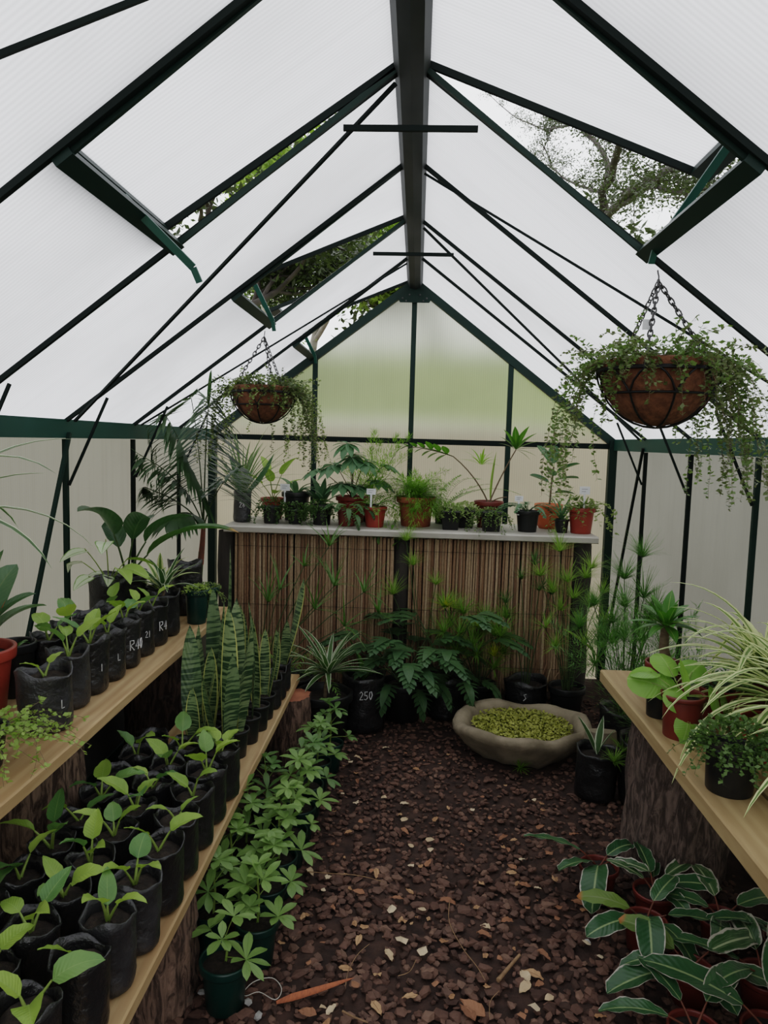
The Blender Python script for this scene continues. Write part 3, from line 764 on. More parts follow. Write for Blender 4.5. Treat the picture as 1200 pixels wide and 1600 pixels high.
plank('shelf_plank', 1.01, 1.16, .55, 2.52, RSZ, .042, 'wall-side plank of the right shelf, along the right wall', 'right shelf planks', WOOD2)
def stump(x, y, r, h, mat, label, seed, taper=.08):
    t = thing('log_stump', label, 'log', (x, y, 0))
    mb = MB(); rr = random.Random(seed); ph = [rr.uniform(0, 6) for _ in range(6)]
    rows = []
    for i in range(15):
        z = h*i/14; k = 1 + taper*(1-i/14)
        rows.append([V((math.cos(a), math.sin(a), 0))*r*k*(1 + .05*math.sin(2*a+ph[0]) + .045*math.sin(3*a+ph[1]+z*3) + .035*math.sin(9*a+ph[2]+math.sin(z*14)) + .03*math.sin(17*a+ph[3]+2*math.sin(z*21)) + rr.uniform(-.03, .03)) + V((0, 0, z)) for a in [j*2*PI/48 for j in range(48)]])
    mb.quadgrid(rows, closed=True); mb.build('bark', mat, t)
    e = MB(); e.poly(rows[-1]); e.build('sawn_top', ENDG, t, False)
stump(-1.0, 1.86, .155, USZ-.033, BARK_n, 'thick rough-barked log under the near end of the upper left shelf', 11)
stump(-.985, 2.92, .140, USZ-.033, BARK_d, 'dark log flecked with pale lichen under the far end of the upper left shelf', 12)
stump(-.605, 1.69, .122, LSZ-.035, BARK_m, 'short brown log under the near lower left shelf, beside the green pots', 13)
stump(-.475, 3.06, .085, LSZ-.035, BARK_m, 'short reddish log under the far end of the lower left shelf', 14)
stump(.935, 2.36, .165, RSZ-.043, BARK_g, 'wide grey-brown log holding up the far end of the right shelf', 15, .03)
stump(.95, .85, .12, RSZ-.043, BARK_g, 'log under the near end of the right shelf', 16)

# stone basin with floating weed
t = thing('stone_basin', 'low rough stone basin filled with green floating weed in front of the reed screen', 'basin', (.555, 3.235, 0))
mb = MB(); rr = random.Random(4); ph = [rr.uniform(0, 6) for _ in range(6)]
rows = []
for (k, z, o) in ((.50, 0, 0), (.62, .010, 1), (.76, .045, 1), (.89, .085, 1), (.99, .118, 1), (1.03, .138, 1), (1.015, .156, 1), (.95, .166, 1), (.87, .160, 1), (.82, .146, 1), (.79, .12, 1), (.74, .09, 0), (.3, .085, 0), (.01, .085, 0)):
    row = []
    for j in range(44):
        a = j*2*PI/44; w = 1 + .04*math.sin(2*a+ph[0]) + .035*math.sin(3*a+ph[1]) + .03*math.sin(5*a+ph[2]+z*9) + .02*math.sin(9*a+ph[4]+z*30) + rr.uniform(-.014, .014)
        row.append(V((.292*k*w*math.cos(a), .262*k*w*math.sin(a), z + (.008*math.sin(3*a+ph[3]) + .006*math.sin(7*a+ph[4]) if o else 0))))
    rows.append(row)
mb.quadgrid(rows, closed=True); mb.build('stone_bowl', STONE, t)
wm = MB(); rr = random.Random(9)
for i in range(2900):
    a = rr.uniform(0, 2*PI); k = math.sqrt(rr.random())
    quadleaf(wm, V((.222*k*math.cos(a), .200*k*math.sin(a), .132+rr.uniform(0, .014))), V((rr.uniform(-1, 1), rr.uniform(-1, 1), rr.uniform(-.15, .5))), .014*rr.uniform(.6, 1.3), .012, rr)
w = wm.build('floating_weed', LF_weed, None, True, t.location); tag(w, 'yellow-green floating weed covering the water of the stone basin', 'water weed', None, 'stuff')
# water under the weed
mw = MB(); mw.poly([V((.205*math.cos(j*2*PI/40), .184*math.sin(j*2*PI/40), .130)) for j in range(40)])
WATER = solid('dark_pond_water', (.03, .04, .012), (.05, .06, .018), rough=.08, scale=10)
mw.build('water', WATER, t, False)

# ================================================================== upper left shelf
rs = random.Random(21)
def seed_leaves(n, big=1.0, az0=None, r=rs):
    a0 = r.uniform(0, 6.28) if az0 is None else az0; out = []
    for i in range(n):
        out.append((a0 + i*2*PI/n*.9 + r.uniform(-.3, .3), r.uniform(.95, 1.4), r.uniform(.03, .055)*big, r.uniform(.055, .08)*big, r.uniform(.034, .048)*big, r.uniform(.3, 1.1)))
    return out
def bagged(x, y, z, r, h, label, group, n=3, big=1.0, mats=(LF_seed,), text=None, dusty=False, seed=0, leaves=None, msize=.028, name='bagged_seedling', cat='potted seedling'):
    t = thing(name, label, cat, (x, y, z), 0, group)
    zz = grow_bag(t, r, h, seed, BAG2 if dusty else BAG)
    if n or leaves: seedling(t, zz, leaves or seed_leaves(n, big), rs, mats)
    if text: mark(t, text, r, h*.5, msize, (x, y), 0, .80 if 'R' in text else .65)
    return t, zz
GU = 'black seedling bags on the upper left shelf'
UB = [(-.858, 1.715, .064, 'L', 'dusty black seedling bag beside the large red pot, few small leaves', 2, .85, True),
      (-.872, 1.868, .053, '', 'second front black bag of the upper shelf, behind the dusty one', 3, 1.15, True),
      (-.868, 1.985, .052, '1', 'third front black bag of the upper left shelf, counted from the path end', 3, 1.1, False),
      (-.866, 2.100, .052, 'L', 'black bag on the upper shelf just before the one marked R40', 2, 1.0, False),
      (-.866, 2.225, .053, 'R40', 'black bag hand-marked R40 on the upper left shelf', 3, 1.1, False),
      (-.868, 2.345, .052, '21', 'black bag between the R40 bag and the R4 bag on the upper shelf', 3, .95, False),
      (-.868, 2.470, .054, 'R4', 'black bag hand-marked R4 on the upper left shelf', 2, 1.0, False)]
for i, (x, y, r_, tx, lb, n, bg, du) in enumerate(UB):
    bagged(x, y, USZ, r_, .150 + .004*(i % 3), lb, GU, n, bg, (LF_seed, LF_seed, LF_seed_d), tx, du, 31+i, None, .024 if 'R' in tx else .016)
UB2 = [(-1.005, 2.02, .05, 'rear black bag with tall pale leaf, behind the second front bag of the upper shelf', 3, 1.15),
       (-1.0, 2.14, .052, 'rear black bag with upright pointed leaf, left of the R40 bag', 2, 1.3),
       (-.995, 2.265, .05, 'empty-looking black bag with crumpled rim behind the R40 bag', 0, 1),
       (-.99, 2.40, .05, 'rear black bag in front of the white-leaved caladium bag', 2, 1.0)]
for i, (x, y, r_, lb, n, bg) in enumerate(UB2):
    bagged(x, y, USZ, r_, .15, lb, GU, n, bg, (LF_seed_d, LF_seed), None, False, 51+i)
# large red pot with the broad grey-green leaves
t = thing('potted_bird_of_paradise', 'large red pot with broad grey-green leaves at the near end of the upper left shelf', 'potted plant', (-1.075, 1.79, USZ))
z0 = round_pot(t, .088, .066, .175, POT_red, 1)
sm = MB()
for az, el, lp, L, Wd, dr in ((.3, 1.2, .05, .17, .10, .8), (-.9, 1.1, .05, .15, .09, .9), (1.4, 1.25, .08, .19, .095, .7), (2.6, 1.2, .10, .20, .10, .8), (3.6, 1.1, .10, .20, .09, .9), (-2.0, 1.3, .04, .15, .08, .5), (.9, .9, .07, .15, .075, 1.0), (.0, 1.45, .13, .16, .06, .3)):
    pts, d = arc(V((0, 0, z0)), dirv(az, el), lp, .1, 4); sm.tube(pts, .006, .004, 6)
    lb = MB(); blade(lb, pts[-1], d, L, Wd, dr, 'broad', .35, rs.uniform(-.3, .3), 10, 4); lb.build('leaf', LF_strel, t)
sm.build('stem', STEM, t)
lb = MB(); blade(lb, V((.03, -.01, z0)), V((.25, .05, 1)), .16, .014, .2, 'lance', .3); o = lb.build('leaf_sheath', POT_orange, t); o['label'] = 'orange-brown dry leaf sheath'
t = thing('potted_succulent', 'round black pot of bare dark soil behind the dusty bag on the upper left shelf', 'potted plant', (-1.055, 1.935, USZ))
z0 = round_pot(t, .052, .042, .15, POT_black, 2); rosette(t, z0, 4, .05, .02, LF_seed_d, rs)
t = thing('potted_spider_plant', 'white-striped arching plant at the left frame edge of the upper shelf', 'potted plant', (-1.10, 1.60, USZ))
z0 = round_pot(t, .075, .055, .16, POT_black, 2); p = stemmed(t, z0, .36, .008, STEM_w); rosette(t, p.z, 24, .42, .030, LF_spiderw, rs, (.3, 1.2), (.9, 1.9))
t = thing('potted_creeper', 'small round-leaved creeper spilling over the front of the upper left shelf', 'potted plant', (-.885, 1.49, USZ))
z0 = round_pot(t, .055, .042, .09, POT_black, 3)
lb, sb = MB(), MB(); rr = random.Random(77)
dome(lb, V((.01, 0, z0)), (.085, .10, .05), 260, .013, .011, rr)
for i in range(34):
    a = rr.uniform(-1.9, 1.6); trail(lb, sb, V((0, 0, z0)) + dirv(a, 0)*.04, dirv(a, .5), rr.uniform(.10, .22), 22, .013, .011, rr, 1.3, .0007, .35)
sb.build('stem', STEM_w, t); lb.build('foliage', LF_creep, t)
# caladium in a black bag
t = thing('bagged_caladium', 'black bag with white-and-green heart leaves on the rear of the upper left shelf', 'potted plant', (-1.055, 2.555, USZ))
z0 = grow_bag(t, .070, .22, 61)
sm = MB()
for az, el, lp, sz, nm in ((-2.2, 1.15, .17, .105, 0), (-1.3, 1.35, .19, .11, 0), (-2.9, .9, .13, .10, 0), (-1.9, .6, .11, .09, 0), (-.6, 1.2, .08, .07, 0), (-1.2, .9, .07, .075, 0), (-2.6, 1.3, .06, .07, 0), (-.2, 1.0, .10, .12, 1), (.6, 1.1, .12, .12, 1), (-.8, .8, .13, .11, 1)):
    pts, d = arc(V((0, 0, z0)), dirv(az, el), lp, .3, 5); sm.tube(pts, .0026, .0018, 5)
    lb = MB(); blade(lb, pts[-1] - d*.012, V((d.x, d.y, d.z*.2 - .15)), sz, sz*.85, .7, 'heart', .2, rs.uniform(-.4, .4), 8, 4)
    lb.build('leaf', LF_light if nm else LF_cal, t)
sm.build('stem', STEM, t)
# broad dark leaves arching right, one with a dry tip
t = thing('bagged_broad_leaf_plant', 'black bag with tall dark folded leaves, one leaf tip dried brown, behind the caladium', 'potted plant', (-1.06, 2.73, USZ))
z0 = grow_bag(t, .075, .20, 62)
sm = MB()
for az, el, lp, L, Wd, dr, mt in ((-1.9, 1.35, .20, .22, .11, 1.3, 0), (-.9, 1.25, .19, .24, .10, 1.2, 0), (.1, 1.25, .17, .22, .09, 1.1, 0), (-.15, 1.0, .14, .40, .085, 1.05, 1), (2.4, 1.2, .14, .2, .09, 1.0, 0)):
    pts, d = arc(V((0, 0, z0)), dirv(az, el), lp, .25, 5); sm.tube(pts, .005, .003, 6)
    lb = MB(); blade(lb, pts[-1], d, L, Wd, dr, 'broad', .45, rs.uniform(-.2, .2), 12, 4); o = lb.build('leaf', LF_drybrown if mt else LF_dark, t)
    if mt: o['label'] = 'long green leaf with dried brown tip'
sm.build('stem', STEM_d, t)
# striped dracaenas near the far end
t = thing('bagged_striped_dracaena', 'black bag with a white-striped upright plant right after the R4 bag', 'potted plant', (-.872, 2.605, USZ))
z0 = grow_bag(t, .058, .16, 63); p = stemmed(t, z0, .03, .006, STEM_w); rosette(t, p.z, 15, .17, .022, LF_spiderw, rs, (.5, 1.35), (.5, 1.4))
t = thing('potted_striped_dracaena', 'yellow-edged striped plant in a black pot behind the dark green pot on the upper shelf', 'potted plant', (-.935, 2.745, USZ))
z0 = round_pot(t, .052, .045, .15, POT_black, 5); rosette(t, z0, 13, .20, .028, LF_spider, rs, (.6, 1.4), (.5, 1.3))
t = thing('potted_moss', 'dark green pot topped with mossy low growth at the far end of the upper shelf', 'potted plant', (-.805, 2.79, USZ))
z0 = round_pot(t, .046, .036, .135, POT_green, 6)
lb = MB(); dome(lb, V((0, 0, z0+.008)), (.055, .05, .022), 380, .012, .008, rs); lb.build('foliage', LF_creep, t)
t = thing('potted_trailing_moss', 'smaller dark pot with trailing sprigs beside the mossy green pot', 'potted plant', (-.79, 2.90, USZ))
z0 = round_pot(t, .042, .033, .125, POT_green, 6)
lb, sb = MB(), MB(); dome(lb, V((0, 0, z0+.006)), (.05, .045, .02), 200, .011, .008, rs)
for i in range(9): trail(lb, sb, V((.02, -.02, z0)), dirv(rs.uniform(-1.6, .4), .4), rs.uniform(.06, .11), 16, .010, .007, rs, 2.6)
sb.build('stem', STEM, t); lb.build('foliage', LF_vine, t)
t = thing('black_grow_bag', 'big shiny black bag at the far end of the upper left shelf', 'grow bag', (-.90, 2.945, USZ))
grow_bag(t, .068, .215, 64)

# palm standing on the floor behind the shelf end
t = thing('potted_palm', 'tall dark palm with reddish stem and long narrow leaflets in the back left corner', 'potted palm', (-.99, 3.36, 0))
z0 = round_pot(t, .115, .09, .24, POT_black, 7)
sm = MB(); sm.tube([V((0, 0, z0)), V((.01, 0, .55)), V((.03, .01, .86))], .020, .013, 9); sm.build('stem', STEM_d, t)
sm = MB(); sm.tube([V((.026, .008, .80)), V((.034, .012, .90)), V((.04, .012, 1.00))], .0155, .010, 9); o = sm.build('stem', STEM_r, t); o['label'] = 'reddish upper palm stem'
lb, sb = MB(), MB(); rr = random.Random(5); b = V((.04, .012, .98))
for az, el, L, dr, ll, hg in ((-1.75, 1.50, .70, .30, .34, .55), (-1.2, 1.46, .66, .55, .34, .6), (-2.2, 1.42, .60, .5, .30, .6), (-2.5, .95, .46, 1.0, .22, .2), (-1.7, .7, .40, 1.1, .20, .2), (-2.2, 1.2, .52, .9, .24, .3), (-.9, 1.0, .5, .7, .2, .2)):
    pinnate(lb, sb, b, dirv(az, el), L, 24, ll, .017, dr, .8, 'lance', .004, rr, .3, 0, .5, None, 5, 1, None, hg*1.7)
lim = W - .07
def keep(p):
    x = max(p[0], -1.15 + .99); top = roofz(x - .99) - .06
    return (x, p[1], min(p[2], top))
lb.v = [keep(p) for p in lb.v]; sb.v = [keep(p) for p in sb.v]
sb.build('frond_stalk', STEM_d, t); lb.build('frond', LF_palm, t)

# ================================================================== lower left shelf
GL = 'black seedling bags on the lower left shelf'
rs = random.Random(44)
ORD = ['nearest', 'second', 'third', 'fourth', 'fifth', 'sixth', 'seventh', 'eighth', 'ninth']
L1 = [(-.560, 1.075, .050, 3, 1.15, 'two big rounded leaves'), (-.530, 1.192, .050, 1, .9, 'a single narrow shoot'), (-.528, 1.308, .052, 3, 1.0, 'arched leaves'), (-.520, 1.425, .053, 3, 1.1, 'three bright leaves'),
      (-.517, 1.555, .056, 2, 1.1, 'one upright and one flat leaf'), (-.517, 1.685, .054, 2, .75, 'very small curled leaf'), (-.517, 1.812, .054, 2, 1.0, 'two drooping yellow-green leaves'), (-.517, 1.940, .055, 3, 1.15, 'tall bright upright leaf'), (-.515, 2.075, .055, 4, 1.1, 'four wide spread leaves')]
for i, (x, y, r_, n, bg, d) in enumerate(L1):
    bagged(x, y, LSZ, r_, .150, '%s bag in front row of the lower left shelf, %s' % (ORD[i], d), GL, n, bg, (LF_seed, LF_seed, LF_seed_d), None, i in (2, 3), 71+i)
L2 = [(-.672, 1.15, 3, 1.05, 'glossy leaf pair'), (-.656, 1.262, 3, 1.0, 'one flat side leaf'), (-.648, 1.375, 3, 1.05, 'low broad leaves'), (-.644, 1.49, 3, 1.1, 'crossed green leaves'), (-.640, 1.605, 3, 1.0, 'a dark rounded leaf'), (-.636, 1.725, 3, 1.1, 'long side leaf'), (-.636, 1.845, 2, 1.05, 'slim horizontal leaf'), (-.636, 1.965, 3, 1.1, 'blue-green flat leaf'), (-.636, 2.09, 3, 1.15, 'tall twin leaves')]
for i, (x, y, n, bg, d) in enumerate(L2):
    bagged(x, y, LSZ, .051, .150, '%s bag in middle row of the lower left shelf, %s' % (ORD[i], d), GL, n, bg, (LF_seed, LF_seed_d), None, False, 91+i)
L3 = [(-.780, 1.31, 3, 1.15), (-.770, 1.43, 2, 1.1), (-.762, 1.55, 3, 1.2), (-.755, 1.67, 2, 1.0), (-.752, 1.79, 3, 1.1), (-.752, 1.91, 0, 1), (-.752, 2.03, 2, 1.1), (-.752, 2.15, 0, 1)]
for i, (x, y, n, bg) in enumerate(L3):
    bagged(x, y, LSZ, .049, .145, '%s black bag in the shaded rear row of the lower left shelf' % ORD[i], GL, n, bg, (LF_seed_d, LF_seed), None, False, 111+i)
# snake plants
GS = 'snake plants at the far end of the lower left shelf'
SN = [(-.640, 2.235, .046, [(2.2, .10, .36, .058, 1), (.4, .12, .26, .044, 0), (-1.5, .16, .20, .040, 0)], 'snake plant with a tall dark banded leaf, leftmost of the group against the dark log', None),
      (-.545, 2.225, .045, [(1.2, .05, .43, .056, 0), (-.6, .12, .30, .050, 1), (-2.4, .22, .24, .045, 0)], 'snake plant with a tall yellow-edged leaf, left middle of the group', None),
      (-.640, 2.38, .045, [(.6, .06, .42, .054, 0), (2.4, .15, .33, .05, 1), (-1.2, .2, .3, .045, 0)], 'snake plant at the rear with yellow-margined upright leaves', None),
      (-.540, 2.355, .045, [(1.8, .05, .42, .060, 1), (-.7, .13, .36, .056, 1), (-1.8, .1, .22, .046, 0)], 'snake plant with the broadest banded leaf, centre of the group', '85'),
      (-.640, 2.52, .045, [(.4, .04, .46, .055, 1), (2.1, .13, .34, .05, 1)], 'snake plant with two plain banded leaves at the rear right', None),
      (-.525, 2.475, .043, [(.2, .02, .40, .05, 1), (2.5, .14, .28, .046, 0)], 'snake plant with one straight banded leaf behind the round pots', None),
      (-.515, 2.590, .042, [(-1.7, .12, .27, .034, 0)], 'snake plant pot with one single narrow leaf leaning towards the path', None),
      (-.515, 2.70, .042, [(.4, .12, .22, .036, 0), (1.7, .1, .20, .032, 0)], 'snake plant pot with short leaves, third pot from the shelf end', None)]
for x, y, r_, lv, lb, tx in SN:
    t = thing('potted_snake_plant', lb, 'snake plant', (x, y, LSZ), 0, GS)
    z0 = round_pot(t, r_, r_*.82, .095, POT_black, 8, .14); snake(t, z0, [(a, l*1.2, L*(1.3 if y > 2.5 else 1.05), w*(1.2 if y > 2.5 else 1), p) for a, l, L, w, p in lv], rs)
    if tx: mark(t, tx, r_*1.0, .055, .016, (x, y))
EB = [(-.512, 2.815, '5', 'small black bag marked 5, third from the far end of the lower shelf', [(.8, .1, .2, .03, 0)]), (-.512, 2.92, '2', 'second small black bag from the far end of the lower shelf', []), (-.512, 3.03, '0', 'last small black bag at the far end of the lower shelf, yellow-edged leaf', [(.25, .16, .36, .062, 0), (-.9, .2, .2, .03, 1)])]
for i, (x, y, tx, lb, lv) in enumerate(EB):
    t = thing('bagged_snake_plant', lb, 'snake plant', (x, y, LSZ), 0, GS)
    z0 = grow_bag(t, .044, .125, 131+i); snake(t, z0, [(a, l, L*1.05, w*1.2, p) for a, l, L, w, p in lv], rs); mark(t, tx, .044, .07, .018, (x, y))
for i, (x, y) in enumerate(((-.625, 2.66), (-.625, 2.78), (-.625, 2.90))):
    t = thing('potted_snake_plant', ('%s snake plant pot in the back row right of the group' % ORD[i]), 'snake plant', (x, y, LSZ), 0, GS)
    z0 = round_pot(t, .043, .036, .095, POT_black, 8, .14); snake(t, z0, [(.7+i, .1, .36-.05*i, .045, i % 2), (2.9, .15, .28, .04, 0)], rs)

# ================================================================== floor, left: umbrella plants in green pots
GF = 'umbrella plants in green pots along the path'
SC = [(-.390, 1.665, .060, .128, 4, .10, 'nearest dark green pot with one low umbrella plant, bare soil showing'), (-.345, 1.82, .056, .125, 7, .17, 'umbrella plant in the second green pot on the path side'), (-.472, 1.85, .050, .125, 6, .18, 'umbrella plant half under the shelf edge, behind the nearest pot'),
      (-.350, 1.975, .055, .125, 7, .17, 'umbrella plant in the third green pot on the path side'), (-.470, 2.02, .052, .125, 7, .20, 'umbrella plant under the shelf edge, second of the inner row'), (-.345, 2.12, .055, .125, 7, .18, 'umbrella plant in the fourth green pot on the path side'),
      (-.465, 2.20, .052, .125, 8, .21, 'umbrella plant under the shelf edge, third of the inner row'), (-.335, 2.27, .055, .125, 8, .19, 'umbrella plant in the fifth green pot on the path side'), (-.330, 2.43, .055, .125, 8, .22, 'fullest umbrella plant, with pale new leaves towards the path'),
      (-.450, 2.42, .052, .125, 7, .22, 'umbrella plant under the shelf edge, fourth of the inner row'), (-.325, 2.60, .055, .125, 6, .20, 'umbrella plant in the seventh green pot on the path side'), (-.320, 2.80, .055, .125, 6, .20, 'umbrella plant beside the short reddish log'), (-.290, 2.98, .055, .125, 7, .22, 'farthest umbrella plant, in front of the dark pots')]
for i, (x, y, r_, h, n, hh, lb) in enumerate(SC):
    t = thing('potted_umbrella_plant', lb, 'potted umbrella plant', (x, y, 0), 0, GF)
    z0 = round_pot(t, r_, r_*.76, h, POT_green, 140+i); schefflera(t, z0, n, hh*1.05, .075, random.Random(200+i))

# ================================================================== back bench plants
BZ = .932; rs = random.Random(61)
def benchpot(name, label, cat, x, y, group='potted plants on the back bench'):
    return thing(name, label, cat, (x, y, BZ), 0, group)
t = benchpot('bagged_grass_plant', 'grey plastic bag with thin arching grassy leaves at the left end of the bench', 'potted plant', -.925, 4.03)
z0 = grow_bag(t, .050, .17, 301, BAG2); rosette(t, z0, 40, .44, .013, LF_grass, rs, (.75, 1.45), (.3, 1.1)); mark(t, '28', .05, .10, .022, (-.925, 4.03))
lb = MB(); blade(lb, V((.02, -.02, z0)), V((.35, -.25, .3)), .34, .05, -.5, 'lance', .3); blade(lb, V((.0, -.03, z0)), V((-.1, -.3, .8)), .28, .04, .3, 'lance', .3); lb.build('leaf', LF_strel, t)
t = benchpot('potted_light_heart_plant', 'red pot with light green leaves and a white plant label, left part of the bench', 'potted plant', -.79, 4.22)
z0 = round_pot(t, .068, .052, .125, POT_red, 31); sm = MB()
for az, el, lp, sz in ((-1.6, 1.2, .13, .15), (-.6, 1.3, .17, .16), (-2.6, 1.1, .12, .14), (.4, 1.0, .1, .13), (-1.2, .8, .07, .12), (2.2, 1.3, .18, .14)):
    pts, d = arc(V((0, 0, z0)), dirv(az, el), lp, .3, 5); sm.tube(pts, .0028, .002, 5)
    lb = MB(); blade(lb, pts[-1], V((d.x, d.y, d.z*.9)), sz, sz*.6, .6, 'heart', .3, 0, 8, 4); lb.build('leaf', LF_light, t)
sm.build('stem', STEM, t); plant_label(t, .085, -.085, .13, .055, .038)
def tinypot(name, label, x, y, r_, h, mat, n=330, rad=(.085, .075, .055), lm=LF_tiny, tr=14, L=.013, sq=False, trl=(.06, .14), group='potted plants on the back bench'):
    t = thing(name, label, 'potted plant', (x, y, BZ), 0, group)
    z0 = square_pot(t, r_, h, mat, int(abs(x)*100)) if sq else round_pot(t, r_, r_*.8, h, mat, int(abs(x)*100))
    lb, sb = MB(), MB(); dome(lb, V((0, 0, z0+.005)), rad, n, L, L*.8, rs)
    for i in range(tr):
        a = rs.uniform(-3.0, .0); trail(lb, sb, V((0, 0, z0+.01)) + dirv(a, 0)*r_*.9, dirv(a, .3), rs.uniform(*trl), 26, L*.9, L*.7, rs, 2.8)
    sb.build('stem', STEM_d, t); lb.build('foliage', lm, t); return t, z0
tinypot('potted_tiny_leaf_plant', 'black pot with a mat of tiny dark leaves, in front of the labelled red pot', -.755, 4.01, .052, .095, POT_black)
tinypot('potted_tiny_leaf_plant', 'low spreading mat of tiny leaves in front of the largest black pot', -.625, 4.02, .045, .075, POT_black, 420, (.10, .08, .05))
tinypot('potted_tiny_leaf_plant', 'black pot with trailing tiny leaves, middle left, below the fern', -.475, 4.02, .056, .105, POT_black, 300, (.085, .075, .05), LF_tiny, 22)
t = benchpot('potted_strap_plant', 'largest black pot with a few arching strap leaves, behind the tiny-leaf mats', 'potted plant', -.65, 4.20)
z0 = round_pot(t, .080, .064, .165, POT_black, 33); rosette(t, z0, 6, .22, .035, LF_strel, rs, (.7, 1.1), (1.2, 1.9))
t = benchpot('potted_small_fern', 'upright fern with wavy leaves behind the trailing tiny-leaf pot', 'potted fern', -.50, 4.17)
z0 = round_pot(t, .055, .045, .10, POT_black, 34); rosette(t, z0, 14, .20, .04, LF_grey, rs, (.7, 1.35), (.3, .9), 'lance')
t = benchpot('potted_lobed_leaf_plant', 'red pot with large grey-green hand-shaped leaves, tallest plant left of centre', 'potted plant', -.325, 4.20)
z0 = round_pot(t, .09, .068, .15, POT_red, 35)
sb, lb = MB(), MB()
for az, el, lp, L in ((-1.5, 1.35, .27, .14), (-2.4, 1.2, .24, .15), (-.9, 1.25, .26, .13), (.3, 1.0, .28, .12), (-2.0, .9, .15, .14), (-1.2, .9, .13, .13), (-2.9, .9, .26, .13), (1.6, 1.4, .28, .12), (-.4, .8, .2, .13), (-1.8, 1.45, .34, .13)):
    pts, d = arc(V((0, 0, z0)), dirv(az, el), lp, .4, 6); sb.tube(pts, .003, .002, 5)
    palmfan(lb, pts[-1], V((d.x, d.y, -.35)), V((d.x*.3, d.y*.3, 1)), 9, L, L*.36, 4.2, 'lance', .5, rs)
sb.build('stem', STEM_w, t); lb.build('foliage', LF_grey, t)
t = benchpot('potted_plumosa_fern', 'feathery bright fern rising above the crossbar behind the hand-shaped leaves', 'potted fern', -.23, 4.265)
z0 = round_pot(t, .055, .045, .10, POT_black, 36); asparagus(t, z0, 12, .46, LF_fernb, rs, (1.0, 1.45), (.2, .8), 260, .030, .13)
t = benchpot('potted_drooping_plant', 'small brown-red pot with drooping split leaves hanging over the bench edge', 'potted plant', -.335, 3.995)
z0 = round_pot(t, .055, .043, .095, POT_brown, 37)
lobed(t, z0, [(-1.9, .9, .06, .10, .05, .9), (-.9, .8, .07, .11, .05, 1.0), (-1.4, .4, .09, .11, .05, 1.6), (-.4, .5, .1, .1, .05, 1.4), (-2.5, .9, .06, .1, .05, .8), (-1.1, .1, .12, .10, .045, 1.6)], LF_phild, rs)
t = benchpot('potted_red_fern', 'bright red pot with soft fern and white label, just left of the terracotta pot', 'potted fern', -.18, 3.99)
z0 = round_pot(t, .064, .048, .112, POT_red, 38); fern(t, z0, 14, .20, .035, LF_fern, rs, (.4, 1.2), (.7, 1.5), .010, 11); plant_label(t, -.02, -.045, .135, .05, .032)
lb, sb = MB(), MB()
for i, (dx, dz) in enumerate(((.10, -.10), (.14, -.16), (.03, -.13))):
    p = V((dx, -.10, z0+dz)); sb.tube([V((.03, -.04, z0)), V((dx*.8, -.10, z0+.01)), p], .0016, .001, 4)
    palmate(lb, p, V((.2, -.5, -.2)), 6, .05, .02, 2*PI, 1.3, .4, 'obov', rs)
sb.build('stem', STEM, t); lb.build('trailing_leaf', LF_fern, t)
t = benchpot('potted_asparagus_fern', 'large terracotta pot with a dense bright green bushy fern at bench centre', 'potted fern', .045, 4.10)
z0 = round_pot(t, .104, .082, .165, POT_terra, 39, .2); asparagus(t, z0, 70, .30, LF_fernb, rs, (.1, 1.45), (.9, 2.1), 170, .024, .09)
t2 = benchpot('potted_sprenger_fern', 'long loose fern stems arching right from behind the terracotta pot', 'potted fern', .20, 4.265)
z0 = round_pot(t2, .05, .04, .09, POT_black, 40); fern(t2, z0, 9, .46, .06, LF_fern, rs, (.7, 1.35), (.7, 1.4), .008, 24)
tinypot('potted_pale_leaf_plant', 'front black square pot with pale variegated small leaves, right of the terracotta pot', .235, 3.985, .052, .105, POT_black, 330, (.075, .07, .045), LF_tinyl, 6, .014, True, (.03, .06))
tinypot('potted_pale_leaf_plant', 'second pale-leaved square pot, behind and right of the front one', .325, 4.095, .048, .10, POT_black, 330, (.08, .07, .05), LF_tinyl, 4, .014, True, (.03, .06))
tinypot('potted_pale_leaf_plant', 'rear pale-leaved square pot beside the red philodendron pot', .335, 4.23, .046, .10, POT_black, 260, (.07, .06, .045), LF_tinyl, 3, .014, True, (.03, .06))
t, z0 = tinypot('potted_yellow_creeper', 'black square pot with yellow-green creeper hanging over its front', .455, 3.97, .054, .11, POT_black, 160, (.065, .06, .025), LF_vine, 26, .013, True, (.08, .2))
t = benchpot('potted_philodendron', 'red-brown pot with a tall plant, two deeply split bright leaves above the crossbar', 'potted plant', .455, 4.14)
z0 = round_pot(t, .078, .06, .15, POT_brown, 41)
sb, lb = MB(), MB()
pts, d = arc(V((0, 0, z0)), V((.36, -.02, 1)), .34, .15, 6); sb.tube(pts, .005, .0035, 6)
palmfan(lb, pts[-1], V((.35, -.35, .75)), V((.1, -1, .35)), 10, .17, .042, 3.0, 'lance', .5, rs)
lb.build('leaf', LF_phil, t); lb = MB()
pts, d = arc(V((0, 0, z0)), V((-.45, .0, 1)), .34, .5, 6); sb.tube(pts, .005, .0035, 6)
pinnate(lb, sb, pts[-1], V((-1, -.25, .32)), .29, 6, .11, .046, .25, 1.05, 'lance', .003, rs, .05, .1, .5, lambda t_: (1-.6*t_), 4, 2, (.15, -.75, .65))
blade(lb, pts[-1], V((-1, -.25, .32)), .29, .07, .25, 'lance', .1)
pts, d = arc(V((0, 0, z0)), V((.5, -.3, .55)), .12, .7, 5); sb.tube(pts, .004, .003, 6)
sb.build('stem', STEM_w, t); lb.build('leaf', LF_phil, t)
